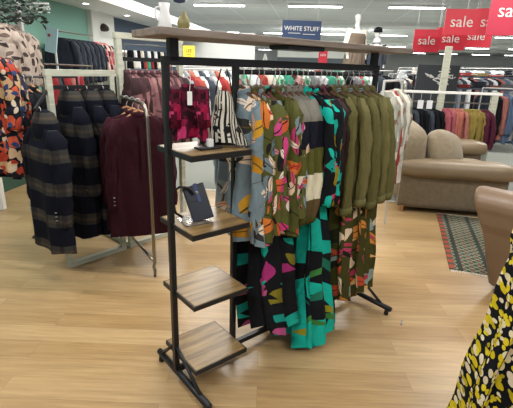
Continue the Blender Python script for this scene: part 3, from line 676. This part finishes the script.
# sign, garland, poster on the sea-green wall
sg = thing('wall_sign', 'white outlined lettering box above the leaves on the sea-green wall', 'sign', at(38, 8, 4.7), R(-6))
obj('top_strip', MB().box(-.12, .12, -.01, .01, .035, .05), 'white', sg); obj('bottom_strip', MB().box(-.05, .12, -.01, .01, -.045, -.035), 'white', sg)
text('lettering', 'WOMENS', 'white', sg, FACE, .062, 1.0)
obj('bracket', MB().bar((.05, .01, .045), (-.6, .6, .045), .01), 'steel', sg)
gl = tag(obj('leaf_garland', MB(), None), 'x', 'plant') if False else None
gt = thing('leaf_garland', 'grey-green artificial leaf garland along the top left above the taupe blouses', 'plant', tuple(at(24, 16, 3.45)), 0)
mb = MB(); rg = random.Random(5)
for i in range(9):
    a = i*.7; mb.tube([(-.05, 0, 0), (-.05+.12*math.cos(a), .05*math.sin(a), .05), (-.08+.28*math.cos(a), .1*math.sin(a), .02+.10*rg.random())], .002, 5)
obj('stems', mb, 'footwood', gt)
mb = MB()
for i in range(300):
    c = Vector((rg.uniform(-.30, .12), rg.uniform(-.13, .13), rg.uniform(-.05, .14))); c.z -= abs(c.x+.1)*.12
    s_ = rg.uniform(.018, .036); Rm = Matrix.Rotation(rg.uniform(0, 6.28), 3, 'Z') @ Matrix.Rotation(rg.uniform(-1.2, 1.2), 3, 'X') @ Matrix.Rotation(rg.uniform(-.8, .8), 3, 'Y')
    mb.add([c+Rm @ Vector(v)*s_ for v in ((-1, 0, 0), (-.3, -.42, .08), (.6, -.3, .05), (1.1, 0, -.1), (.6, .3, .05), (-.3, .42, .08))], [(0, 1, 2, 3, 4, 5)])
lv = obj('leaves', mb, plain('grey_green_leaf', '3e4a42', .6), gt); lv['kind'] = 'stuff'
ps = thing('poster', 'pale blue tilted poster with a small red mark on the sea-green wall', 'poster', at(51.5, 40, 5.6), R(-7))
Mp = Matrix.Rotation(R(12), 4, 'Y')
obj('card', xf(MB().box(-.075, .075, -.01, .01, -.15, .15), Mp), plain('pale_blue_card', 'a6c0cc', .6, 0, .06), ps); obj('mark', xf(MB().lathe([(.02, 0), (.02, .003)], 10), Mp @ Matrix.Translation((-.03, -.0105, .05)) @ Matrix.Rotation(R(90), 4, 'X')), 'coral', ps); obj('stem', MB().bar((.03, .015, -.12), (.03, .015, -at(51.5, 40, 5.6).z), .02), 'steel', ps)
# rail of navy garments on the sea-green wall
def row(name, label, cat, mats, p0, p1, n, W_, L_, hem, seed, rz, group, sleeve=None, railname=None, raillabel=None, railmat='chrome', legs=True, n_seg=20, rings=8, protos=3, rr=.01, hang=False):
    """a rail with n garments hanging from it; a few meshes are shared by the copies"""
    p0, p1 = Vector(p0), Vector(p1)
    if railname:
        T = thing(railname, raillabel, 'rail', (p0.x, p0.y, 0), 0); d = p1-p0; e = d.normalized()*.06
        obj('crossbar', MB().tube([(-e.x, -e.y, p0.z), (d.x+e.x, d.y+e.y, p1.z)], rr, 8), railmat, T)
        if legs:
            for q in (-e, d+e): obj('leg', MB().tube([(q.x, q.y, 0), (q.x, q.y, p0.z)], rr, 8), railmat, T)
    pr_ = []
    for i in range(n):
        loc = p0.lerp(p1, (i+.5)/n); mt = mats[i % len(mats)] if not callable(mats) else mats(i); key = mt
        lab = f'{label}, {ORD[i]} from the left'
        src = next((q for q in pr_ if q[0] == (mt, i % protos)), None)
        jr = rz+R(random.uniform(-7, 7))
        if src: o_ = dup(src[1], loc, jr, lab)
        else:
            o_ = make_garment(name, lab, cat, mt, W_, L_*random.uniform(.96, 1.04), hem, seed+i, loc, jr, group, sleeve=sleeve, collar=None, chest=.04, hemt=.05, n=n_seg, rings=rings); pr_.append(((mt, i % protos), o_))
row('shirt', 'dark navy shirt on the sea-green wall rail', 'shirt', ['navy', 'slate'], S(-3.42, 5.62, 1.93), S(-3.42, 6.5, 1.93), 13, .17, .66, .18, 200, SYAW+R(32), 'navy shirts on the sea-green wall rail', .5, 'wall_rail', 'steel rail of navy shirts fixed on the sea-green wall', legs=False)
row('blouse', 'pink floral blouse beside the navy shirts', 'blouse', ['pinkfl2'], S(-3.40, 6.5, 1.93), S(-3.40, 6.85, 1.93), 4, .17, .60, .18, 230, SYAW+R(40), 'pink floral blouses by the white column', .5)
row('jumper', 'red, pink or dark jumper behind the low wooden frame', 'jumper', lambda i: ['salmon', 'red', 'slate', 'black', 'red', 'red', 'salmon', 'pink', 'red', 'black'][i], at(46, 64, 4.5), at(86, 66, 4.7), 10, .17, .62, .19, 240, SYAW-R(60), 'jumpers behind the low wooden frame', .5, 'garment_rail', 'steel rail of red and pink jumpers behind the low wooden frame')
# white shelf sliver beside the column
ws = thing('white_shelf_unit', 'white shelf unit with folded things at the foot of the white column', 'shelf', S(-3.45, 7.1, 0), SYAW)
obj('carcass', MB().box(-.15, .35, 0, .03, 0, 1.75).box(-.15, .35, -.3, 0, 1.0, 1.03).box(-.15, .35, -.3, 0, 1.35, 1.38).box(-.15, .35, -.3, 0, 1.72, 1.75), 'white', ws)
# wall display of small accessories on the slate-blue wall
for r_, (z, cols_) in enumerate(((1.98, ['black', 'whitec', 'black', 'cream', 'slate', 'whitec']), (1.74, ['black', 'cream', 'whitec', 'black', 'coral', 'tealc', 'red']))):
    row('scarf', ('small black and white scarf on the upper wall rail', 'small mixed scarf on the lower wall rail')[r_], 'scarf', cols_, at(128, 44+11*r_, 6.4), at(168, 47+10*r_, 6.9), 12, .06, .17, .05, 260+20*r_, SYAW-R(25), ('scarves on the upper wall rail', 'scarves on the lower wall rail')[r_], None, 'accessory_rail', ('steel rail of small scarves in front of the slate-blue wall, upper', 'steel rail of small scarves in front of the slate-blue wall, lower')[r_], n_seg=12, rings=4, rr=.006)

# ------------------------------------------------------------------ seen through the shelf bay
row('cardigan', 'cardigan seen through the bay above the highest wooden shelf', 'cardigan', lambda i: ['grey', 'red', 'coral', 'rust', 'whitec', 'slate', 'grey', 'cream', 'red', 'coral', 'whitec', 'grey', 'rust', 'slate'][i], at(182, 69, 5.0), at(238, 70, 5.5), 14, .19, .66, .21, 300, SYAW-R(50), 'cardigans behind the shelf bay', .5, 'garment_rail', 'white rail of red and grey cardigans seen through the shelf bay', 'steel')
ys = thing('yellow_sign', 'square yellow price sign on the white fitting room wall', 'sign', at(189, 52, 9.0), SYAW)
obj('board', MB().box(-.12, .12, -.01, .01, -.12, .12), 'yellow', ys); text('lettering', 'LEE', 'ink', ys, Matrix.Translation((0, -.012, .02)) @ FACE, .09); obj('small_print', MB().box(-.05, .05, -.013, -.010, -.058, -.048), 'ink', ys)
obj('stand_post', MB().bar((0, .012, .1), (0, .012, -at(189, 52, 9.0).z), .03), 'steel', ys)
row('top', 'brightly patterned top on the far rail above the dresses', 'top', lambda i: ['greenfloral', 'whitec', 'coral', 'cream', 'greenfloral', 'tealc', 'pinkfl2', 'greenfloral', 'grey', 'whitec', 'tealc', 'greenfloral', 'black', 'grey', 'greenfloral', 'whitec', 'slate', 'black'][i], at(238, 68, 7.6), at(390, 71, 8.0), 18, .2, .9, .22, 330, SYAW-R(40), 'patterned tops on the far rail', None, 'garment_rail', 'long rail of patterned tops far behind the dresses', 'steel')
sr = thing('small_sale_sign', 'small red sale card standing above the far rail, behind the black beam', 'sign', at(323, 56, 7.7), SYAW)
obj('card', MB().box(-.075, .075, -.006, .006, -.14, .13), 'redplastic', sr); obj('stem', MB().bar((0, 0, -.14), (0, 0, -.40), .012), 'steel', sr); text('lettering', 'sale', 'white', sr, Matrix.Translation((0, -.008, .02)) @ FACE, .07)
sm = thing('small_easel', 'small white triangular stand above the black beam near the blue hanging sign', 'stand', at(265, 60, 7.7), SYAW)
obj('frame', MB().bar((-.06, 0, -.12), (0, 0, .1), .02).bar((.06, 0, -.12), (0, 0, .1), .02).bar((-.06, 0, -.12), (.06, 0, -.12), .02), 'white', sm)

# ------------------------------------------------------------------ hanging signs
def sign(label, corners, Y, words, mat='redplastic', size=.2, off=(0, 0), name='sale_sign', tilt=0):
    (x0, y0, x1, y1) = corners; a = at(x0, y0, Y); b = at(x1, y1, Y); c = (a+b)/2; w_, h_ = abs(b.x-a.x), abs(a.z-b.z)
    t = thing(name, label, 'sign', c, R(tilt), 'hanging sale signs' if words.startswith('s') else None)
    obj('board', MB().box(-w_/2, w_/2, -.006, .006, -h_/2, h_/2), mat, t)
    for sd in (-1, 1): obj('wire', MB().tube([(sd*w_*.4, 0, h_/2), (sd*w_*.4, 0, CEIL-c.z)], .002, 4), 'steel', t)
    text('lettering', words, 'white', t, Matrix.Translation((off[0], -.009, off[1])) @ FACE, size); return t, w_, h_
sign('red sale sign, lowest and leftmost of the hanging ones', (415.5, 29, 437.5, 52.5), 8.0, 'sale', size=.20, tilt=-8)
sign('red sale sign hanging low in the middle of the back row', (438, 27, 463, 50.5), 8.1, 'sale', size=.205, tilt=-8)
sign('red sale sign hanging low at the right of the back row', (463, 25, 489, 47.5), 8.2, 'sale', size=.205, tilt=-8)
sign('bright red sale sign, largest one in full view in the front row', (447.5, 8.5, 475.5, 35.5), 7.0, 'sale', size=.225, tilt=-8)
sign('red sale sign partly covered by the rightmost sign of the front row', (478, 8, 505, 36), 7.1, 'sale', size=.225, tilt=-8)
sign('dark red sale sign cut off by the top right corner of the picture', (494, -6, 532, 36), 6.0, 'sale', 'darkredplastic', size=.24, off=(-.02, .05), tilt=-8)
t, w_, h_ = sign('navy hanging sign reading WHITE STUFF above the wooden top board', (282.5, 20, 320.5, 42), 6.6, 'WHITE STUFF', 'navyplastic', .085, (0, .03), 'hanging_sign', 6)
obj('underline', MB().box(-.2, -.02, -.011, -.006, -.035, -.028).box(.02, .2, -.011, -.006, -.045, -.038), 'white', t)

# ------------------------------------------------------------------ mannequins
def mannequin(label, loc, rz, tall, top, hatcol=None, gilet=False):
    T = thing('mannequin', label, 'mannequin', loc, rz)
    k = tall/1.85
    js = {'pel': (0, 0, .98), 'wa': (0, 0, 1.12), 'ch': (0, 0, 1.36), 'nk': (0, 0, 1.56), 'nk2': (0, 0, 1.63), 'h1': (0, -.01, 1.70), 'h2': (0, 0, 1.80),
          'sl': (-.17, 0, 1.49), 'el': (-.23, .02, 1.22), 'wl': (-.23, -.06, .98), 'hl': (-.23, -.08, .90), 'sr': (.17, 0, 1.49), 'er': (.23, .02, 1.22), 'wr': (.23, -.06, .98), 'hr': (.23, -.08, .90),
          'pl': (-.09, 0, .92), 'kl': (-.10, -.02, .50), 'al': (-.10, .02, .09), 'tl': (-.10, -.12, .03), 'pr': (.09, 0, .92), 'kr': (.10, -.02, .50), 'ar': (.10, .02, .09), 'tr': (.10, -.12, .03)}
    rad = {'pel': .13, 'wa': .115, 'ch': .14, 'nk': .055, 'nk2': .05, 'h1': .075, 'h2': .085, 'sl': .06, 'el': .042, 'wl': .03, 'hl': .035, 'sr': .06, 'er': .042, 'wr': .03, 'hr': .035, 'pl': .095, 'kl': .06, 'al': .04, 'tl': .035, 'pr': .095, 'kr': .06, 'ar': .04, 'tr': .035}
    ed = [('pel', 'wa'), ('wa', 'ch'), ('ch', 'nk'), ('nk', 'nk2'), ('nk2', 'h1'), ('h1', 'h2'), ('ch', 'sl'), ('sl', 'el'), ('el', 'wl'), ('wl', 'hl'), ('ch', 'sr'), ('sr', 'er'), ('er', 'wr'), ('wr', 'hr'), ('pel', 'pl'), ('pl', 'kl'), ('kl', 'al'), ('al', 'tl'), ('pel', 'pr'), ('pr', 'kr'), ('kr', 'ar'), ('ar', 'tr')]
    ks = list(js); me = bpy.data.meshes.new('figure'); me.from_pydata([tuple(c*k for c in js[q]) for q in ks], [(ks.index(a), ks.index(b)) for a, b in ed], [])
    o_ = bpy.data.objects.new('figure', me); COL.objects.link(o_); o_.parent = T
    md = o_.modifiers.new('skin', 'SKIN'); sv = me.skin_vertices[0].data
    for i, q in enumerate(ks): sv[i].radius = (rad[q]*k, rad[q]*k*.85)
    sv[0].use_root = True; ms = o_.modifiers.new('sub', 'SUBSURF'); ms.levels = 1; ms.render_levels = 2; me.materials.append(M['skin_white'])
    obj('trousers', xf(MB().tube([(-.09, 0, 1.0), (-.105, -.01, .5), (-.105, .02, .12)], [.12, .09, .075], 14).tube([(.09, 0, 1.0), (.105, -.01, .5), (.105, .02, .12)], [.12, .09, .075], 14), Matrix.Scale(k, 4)), 'slate', T, True)
    b = garment_body(.20*k, .80*k, .25*k, 5, chest=.135, hemt=.16, top=-.02, neck=.07, slope=.07, fold=.006); b.v = [(x, y, z+1.56*k) for x, y, z in b.v]
    obj('gilet' if gilet else 'coat', b, top, T, True)
    for sd in (-1, 1):
        obj('sleeve', xf(MB().tube([(sd*.165, 0, 1.49), (sd*.235, .02, 1.22), (sd*.235, -.055, 1.0)], [.07, .054, .045], 12), Matrix.Scale(k, 4)), 'cream' if gilet else top, T, True)
    if hatcol:
        obj('hat', xf(MB().lathe([(.10, 1.80), (.115, 1.81), (.10, 1.87), (.07, 1.91), (.01, 1.925)], 18), Matrix.Scale(k, 4)), hatcol, T, True)
        obj('scarf', xf(MB().lathe([(.09, 1.53), (.105, 1.56), (.10, 1.62), (.07, 1.65)], 18), Matrix.Scale(k, 4)), 'whitec', T, True)
    obj('stand_base', MB().lathe([(.2, 0), (.2, .012), (.02, .015)], 24), 'steel', T); return T
pl = thing('display_plinth', 'white plinth carrying the two dressed mannequins', 'plinth', (2.15, 9.5, 0), SYAW)
obj('block', MB().box(-.8, .8, -.4, .4, 0, .86), 'white', pl, bevel=.01)
mg = cloth('brown_quilted_gilet', '64584c')
mannequin('white mannequin in a brown gilet with cream sleeves, the taller of the two', (at(356, 40, 9.4).x, 9.4, .86), R(25), 1.84, mg, None, True)
mannequin('mannequin in a dark hat, white scarf and dark coat, the shorter of the two', (at(372, 45, 9.5).x+.1, 9.5, .86), R(-20), 1.50, 'slate', 'black')

# ------------------------------------------------------------------ right background
row('coat', 'pale cream patterned coat between the olive shirts and the sofa', 'coat', ['palefloral', 'cream', 'coral', 'palefloral', 'cream', 'palefloral'], (1.02, 3.55, 1.46), (1.33, 4.12, 1.46), 6, .12, .92, .16, 360, SYAW-R(60), 'pale coats behind the olive shirts', .55, 'garment_rail', 'rail of pale coats between the black rack and the sofa', 'steel')
WR = thing('wooden_clothes_frame', 'limewashed wooden frame with a white top rail behind the sofa', 'rack', (2.05, 6.45, 0), SYAW)
for a in (.62, 1.36): obj('post', MB().box(a-.045, a+.045, -.03, .03, 0, 1.9 if a < 1 else 1.30), 'limed', WR, bevel=.004)
obj('post', MB().box(-.06, -.0, -.03, .03, 0, 1.30), 'limed', WR, bevel=.004)
obj('top_rail', MB().box(-.08, 1.45, -.035, .035, 1.25, 1.285), 'white', WR, bevel=.004); obj('hanging_rail', MB().bar((0, 0, 1.13), (1.36, 0, 1.13), .02), 'chrome', WR)
b0 = Vector((2.05, 6.45, 0)); 
def WP(a, z, dy=0): return b0+Vector((.9925*a+.122*dy, -.122*a+.9925*dy, z))
row('coat', 'black coat left of the wooden post behind the sofa', 'coat', ['black', 'slate', 'black'], WP(.02, 1.125), WP(.55, 1.125), 7, .19, .78, .21, 380, SYAW-R(25), 'black coats behind the sofa', .55)
row('cardigan', 'cardigan right of the wooden post behind the sofa', 'cardigan', lambda i: ['pink', 'pink', 'salmon', 'rust', 'salmon', 'mustard', 'mustard', 'mustard', 'mustard', 'wine', 'wine'][i], WP(.64, 1.125), WP(1.30, 1.125), 11, .15, .62, .19, 400, SYAW-R(62), 'pink, mustard and wine cardigans behind the sofa', .48)
row('jacket', 'dark or denim jacket on the rail at the right edge', 'jacket', lambda i: ['navy', 'black', 'salmon', 'denim', 'denim', 'grey', 'denim', 'slate', 'grey', 'denim', 'slate', 'denim'][i], at(487, 88, 7.0), at(540, 90, 6.8), 12, .2, .82, .22, 420, SYAW-R(62), 'jackets on the right rail', .55, 'garment_rail', 'rail of dark and denim jackets at the right edge', 'steel')
# dark panel wall with white script and small garments behind black coats
PN = thing('wall_display', 'dark display board with white sketched marks behind the black coats', 'panel', S(1.75, 7.4, 0), SYAW)
obj('panel_board', MB().box(-.1, .55, 0, .05, 0, 1.66), plain('charcoal_panel', '3a3f44', .8), PN, bevel=.004)
mk = MB(); rg = random.Random(3)
for i in range(16):
    x, z = rg.uniform(.05, .42), rg.uniform(1.38, 1.6); pts = [(x+rg.uniform(-.12, .12), -.004, z+rg.uniform(-.04, .04)) for _ in range(4)]; obj('sketched_mark', MB().tube(pts, .009, 5), 'white', PN)
for i in range(3):
    jt = thing('price_ticket', ('grey card', 'left white card', 'right white card')[i]+' hung in front of the black coats behind the sofa', 'ticket', WP(.2+.13*i, 1.25, -.05), SYAW, 'tickets before the black coats'); dz = -.30 if i == 0 else -.10
    obj('card', MB().box(-.04, .04, -.004, .004, dz-.12, dz), 'grey' if i == 0 else 'whitec', jt); obj('string', MB().bar((0, 0, dz), (0, 0, .0), .004), 'steel', jt)
# shelf units with folded clothes further back
def stack_unit(label, loc, rz, wdt, zs, seed, n, mats, grp):
    T = thing('display_table', label, 'table', loc, rz)
    for z in zs: obj('shelf', MB().box(-wdt/2, wdt/2, -.25, .25, z-.03, z), 'slate', T)
    for sx in (-1, 1):
        for sy in (-1, 1): obj('leg', MB().box(sx*(wdt/2-.03)-.02, sx*(wdt/2-.03)+.02, sy*.22-.02, sy*.22+.02, 0, max(zs)-.03), 'blackmetal', T)
    rg = random.Random(seed)
    for z in zs:
        for i in range(n):
            x = -wdt/2+wdt*(i+.5)/n; h = rg.uniform(.05, .15)
            o_ = MB(); 
            for q in range(max(1, int(h/.03))): o_.box(-.11, .11, -.12, .12, q*.03+.002, q*.03+.028)
            o2 = obj('folded_clothes', o_, rg.choice(mats), None, False, .008); p_ = Matrix.Rotation(rz, 4, 'Z') @ Vector((x, 0, z)); o2.location = Vector(loc)+p_; o2.rotation_euler = (0, 0, rz+rg.uniform(-.2, .2))
            tag(o2, f'folded clothes on the {"upper" if z == max(zs) else "lower"} shelf of the {grp}, {ORD[i]} from the left', 'folded clothes', 'folded clothes on the '+grp)
stack_unit('dark two-tier display table of folded clothes under the sale signs', at(478, 85, 8.6)*1-Vector((0, 0, at(478, 85, 8.6).z)), SYAW, 2.6, (1.28, 1.50), 11, 9, ['slate', 'coral', 'grey', 'mustard', 'denim', 'cream', 'black', 'salmon'], 'dark display table')
def far_row(i, px0, px1, py, Y, n, L_, mats, seed, lab):
    row('garment', lab, 'clothes', mats, at(px0, py, Y), at(px1, py+.5, Y), n, .22, L_, .24, seed, SYAW-R(55), 'far clothes row '+ORD[i], None, 'garment_rail', 'rail: '+lab.replace('piece of clothing', 'clothes'), 'steel', n_seg=12, rings=4, protos=2)
far_row(0, 392, 440, 74, 8.9, 14, .9, ['black', 'grey', 'palefloral', 'slate', 'cream'], 450, 'dark or pale piece of clothing left of the wooden post')
far_row(1, 450, 535, 75, 10.5, 20, .9, ['denim', 'grey', 'slate', 'whitec', 'black', 'salmon'], 470, 'blue or grey piece of clothing under the sale signs')
far_row(2, 400, 520, 70.5, 14, 20, 1.0, ['grey', 'black', 'cream', 'denim', 'coral'], 490, 'mixed piece of clothing deep in the shop on the right')
far_row(3, 250, 380, 66.5, 13, 20, 1.0, ['grey', 'tealc', 'cream', 'whitec', 'coral', 'slate'], 510, 'mixed piece of clothing deep in the middle of the shop')
far_row(4, 150, 235, 66, 8.4, 16, .9, ['whitec', 'grey', 'rust', 'cream', 'slate'], 530, 'pale or rust piece of clothing in front of the fitting room')
far_row(5, 400, 530, 68, 19, 20, 1.0, ['grey', 'slate', 'whitec'], 550, 'grey piece of clothing at the far right end of the shop')

# ------------------------------------------------------------------ sofa, armchair, rug
def rbox(x0, x1, y0, y1, z0, z1, bv, name, mat, parent, Mx=None, puff=0, seg=4):
    bm = bmesh.new(); bmesh.ops.create_cube(bm, size=1)
    for v in bm.verts: v.co = Vector((x0+(v.co.x+.5)*(x1-x0), y0+(v.co.y+.5)*(y1-y0), z0+(v.co.z+.5)*(z1-z0)))
    bmesh.ops.subdivide_edges(bm, edges=bm.edges, cuts=7, use_grid_fill=True)
    c = Vector(((x0+x1)/2, (y0+y1)/2, (z0+z1)/2)); h = Vector(((x1-x0)/2, (y1-y0)/2, (z1-z0)/2))
    for v in bm.verts:
        d = v.co-c; q = Vector([max(-(h[i]-bv), min(h[i]-bv, d[i])) for i in range(3)]); r = d-q
        if r.length > 1e-6: d = q+r.normalized()*bv if sum(abs(r[i]) > 1e-6 for i in range(3)) > 1 else d
        n_ = Vector([d[i]/h[i] for i in range(3)])
        if puff:
            e = [1-abs(n_[i])**2.2 for i in range(3)]
            d += Vector((puff*n_.x*e[1]*e[2], puff*n_.y*e[0]*e[2], puff*n_.z*e[0]*e[1]))
        v.co = c+d
    if Mx: bm.transform(Mx)
    me = bpy.data.meshes.new(name); bmesh.ops.recalc_face_normals(bm, faces=bm.faces); bm.to_mesh(me); bm.free()
    for p_ in me.polygons: p_.use_smooth = True
    return link(name, me, mat, parent)
SR = R(-11)
SF = thing('sofa', 'taupe velvet sofa with smooth leather arms and a plump back cushion, facing right', 'sofa', (1.62, 4.60, 0), SR)
def arm(parent, y0, y1, x1, ztop, over, nmat, lmat, lean=0):
    a = rbox(.0, x1-.05, y0+.03, y1-.03, .055, ztop-.10, .02, 'arm', nmat, parent)
    rbox(-.03, x1, y0-over, y1+over*.2, ztop-.19, ztop, .08, 'arm_top', lmat, a, puff=.012)
arm(SF, 0, .26, 1.18, .61, .04, 'taupevelvet', 'tanleather'); arm(SF, 1.34, 1.62, 1.26, .66, .04, 'taupevelvet', 'tanleather')
rbox(.0, 1.12, .24, 1.36, .06, .30, .03, 'seat_base', 'taupevelvet', SF)
rbox(.26, 1.18, .265, 1.335, .28, .45, .06, 'seat_cushion', 'cushvelvet', SF, puff=.02)
rbox(-.06, .30, .10, 1.50, .10, .93, .13, 'backrest', 'cushvelvet', SF, Mx=Matrix.Translation((0, 0, .1)) @ Matrix.Rotation(R(-3), 4, 'Y') @ Matrix.Translation((0, 0, -.1)), puff=.03)
for y in (.05, 1.52):
    for x in (.05, 1.06): obj('foot', MB().lathe([(.022, 0), (.03, .055), (.03, .07)], 12, (x, y, 0)), 'ashwood', SF)
cu = rbox(-.27, .27, -.10, .10, -.21, .21, .09, 'cushion', 'cushvelvet', None, puff=.05)
cu.location = SF.matrix_basis @ Vector((.50, .40, .66)); cu.rotation_euler = (R(-22), R(10), SR+R(50))
tag(cu, 'plump taupe velvet cushion leaning against the backrest of the sofa', 'cushion')

AR = R(-48)
AC = thing('armchair', 'brown leather armchair with a rolled arm, cut off by the right edge', 'armchair', (1.735, 2.80, 0), AR)
pf = [(0, .05), (.24, .05), (.25, .45), (.255, .55)]+[(.115+.14*math.cos(a), .615+.13*math.sin(a)) for a in [R(d) for d in range(0, 200, 18)]]+[(-.02, .5), (-.005, .44)]
def chair_arm(y0):
    am = MB()
    n_ = len(pf); xs = [0, .03, .2, .5, .92]; vs = []
    for j, x in enumerate(xs):
        for (y, z) in pf:
            k = .97 if j == 0 else 1; yc, zc = .12, .36
            vs.append((x-(.22*(max(0, z-.05)/.65)**1.3 if j < 2 else .22*(max(0, z-.05)/.65)**1.3*(1-x/.92)), y0+yc+(y-yc)*k, zc+(z-zc)*k))
    am.add(vs, [(j*n_+i, j*n_+(i+1) % n_, (j+1)*n_+(i+1) % n_, (j+1)*n_+i) for j in range(len(xs)-1) for i in range(n_)]+[tuple(range(n_))[::-1], tuple((len(xs)-1)*n_+i for i in range(n_))])
    o_ = obj('arm', am, 'chairleather', AC, True, .012, 3); return o_
chair_arm(0)
chair_arm(.80)
rbox(.04, .85, .23, .83, .06, .30, .03, 'seat_base', 'brownleather', AC)
rbox(-.02, .70, .25, .81, .28, .44, .06, 'seat_cushion', 'brownleather', AC, puff=.02)
rbox(.66, .95, .05, 1.0, .10, .86, .10, 'backrest', 'brownleather', AC, puff=.03)
for x in (.08, .86):
    for y in (.08, .96): obj('foot', MB().lathe([(.02, 0), (.026, .055)], 12, (x, y, 0)), 'footwood', AC)
cc = rbox(-.22, .22, -.07, .07, -.17, .17, .065, 'cushion', 'brownleather', None, puff=.05); cc.location = AC.matrix_basis @ Vector((.30, .46, .62)); cc.rotation_euler = (R(-14), 0, AR+R(60)); tag(cc, 'dark brown leather cushion on the armchair at the right edge', 'cushion')

def rug_mat():
    t = NT('woven_kilim_pattern', .95, 0, .1, .1); v = t.coord(); s = t.n('ShaderNodeSeparateXYZ'); t.l(v, s.inputs[0])
    x, y = s.outputs[0], s.outputs[1]
    def tri(o, f, ph=0): return t.math('ABSOLUTE', t.math('SUBTRACT', t.math('FRACT', t.math('ADD', t.math('MULTIPLY', o, f), ph)), .5))
    dia = t.math('ADD', tri(x, 14), tri(y, 14)); m1 = t.math('LESS_THAN', t.math('ABSOLUTE', t.math('SUBTRACT', dia, .5)), .10)
    m2 = t.math('LESS_THAN', dia, .18)
    c = t.mix(m1, '22382f', '8f8e76'); c = t.mix(m2, c, '9c3a2a')
    st_ = t.math('LESS_THAN', tri(x, 4.6, .1), .08); c = t.mix(st_, c, '1d2a26')
    ed = t.math('GREATER_THAN', t.math('ABSOLUTE', t.math('SUBTRACT', x, .32)), .275); c = t.mix(ed, c, '9c3c28')
    dd = t.math('MULTIPLY', ed, t.math('GREATER_THAN', tri(y, 9), .3)); c = t.mix(dd, c, '3a4238')
    nz = t.noise(v, 60, 2); c = t.mix(t.math('MULTIPLY', nz, .3), c, '4a4a3c'); t.col(c); return t.m
RG = thing('rug', 'green and red patterned woven rug with cream fringe between the armchair and the sofa', 'rug', (1.60, 3.13, 0), R(-18))
obj('pile', MB().box(0, .64, 0, 1.5, 0.001, .010), rug_mat(), RG, bevel=.003)
fr = MB(); rg = random.Random(2)
for i in range(60):
    x = .01+i*.0105
    for y0, sg_ in ((0, -1), (1.5, 1)): fr.bar((x, y0, .005), (x+rg.uniform(-.006, .006), y0+sg_*rg.uniform(.03, .045), .003), .004, .003)
f_ = obj('fringe', fr, 'cream', RG); f_['kind'] = 'stuff'

# ------------------------------------------------------------------ yellow dress in the near right corner
yp = Vector((1.09, 1.20, 1.46))
make_garment('dress', 'black dress with yellow and cream petals, nearest to the camera in the right corner', 'dress', 'yellowpetal', .205, 1.27, .34, 600, yp, R(-30), None, sleeve=.4, hemt=.20, fold=.022, nf=8, n=72, rings=36)
hanger(yp, R(-30), 'brown hanger of the yellow petal dress, beyond the right edge', None)
YR = thing('single_rail', 'steel rail holding the yellow petal dress beyond the right edge', 'rail', (yp.x, yp.y, 0), R(60))
obj('crossbar', MB().tube([(-.45, 0, 1.46), (.5, 0, 1.46)], .011, 8), 'chrome', YR); 
for a in (-.45, .5): obj('leg', MB().tube([(a, 0, 0), (a, 0, 1.46)], .011, 8), 'chrome', YR)
# small clip lying on the floor
cl = thing('plastic_clip', 'tiny grey clip lying on the wooden floor right of the rack foot', 'clip', (.95, 2.33, 0), R(70))
obj('clip_body', MB().box(-.018, .018, -.005, .005, 0, .008), 'grey', cl, bevel=.002); obj('clip_hook', MB().tube([(.018, 0, .005), (.028, .004, .005), (.03, -.006, .005)], .002, 6), 'chrome', cl)
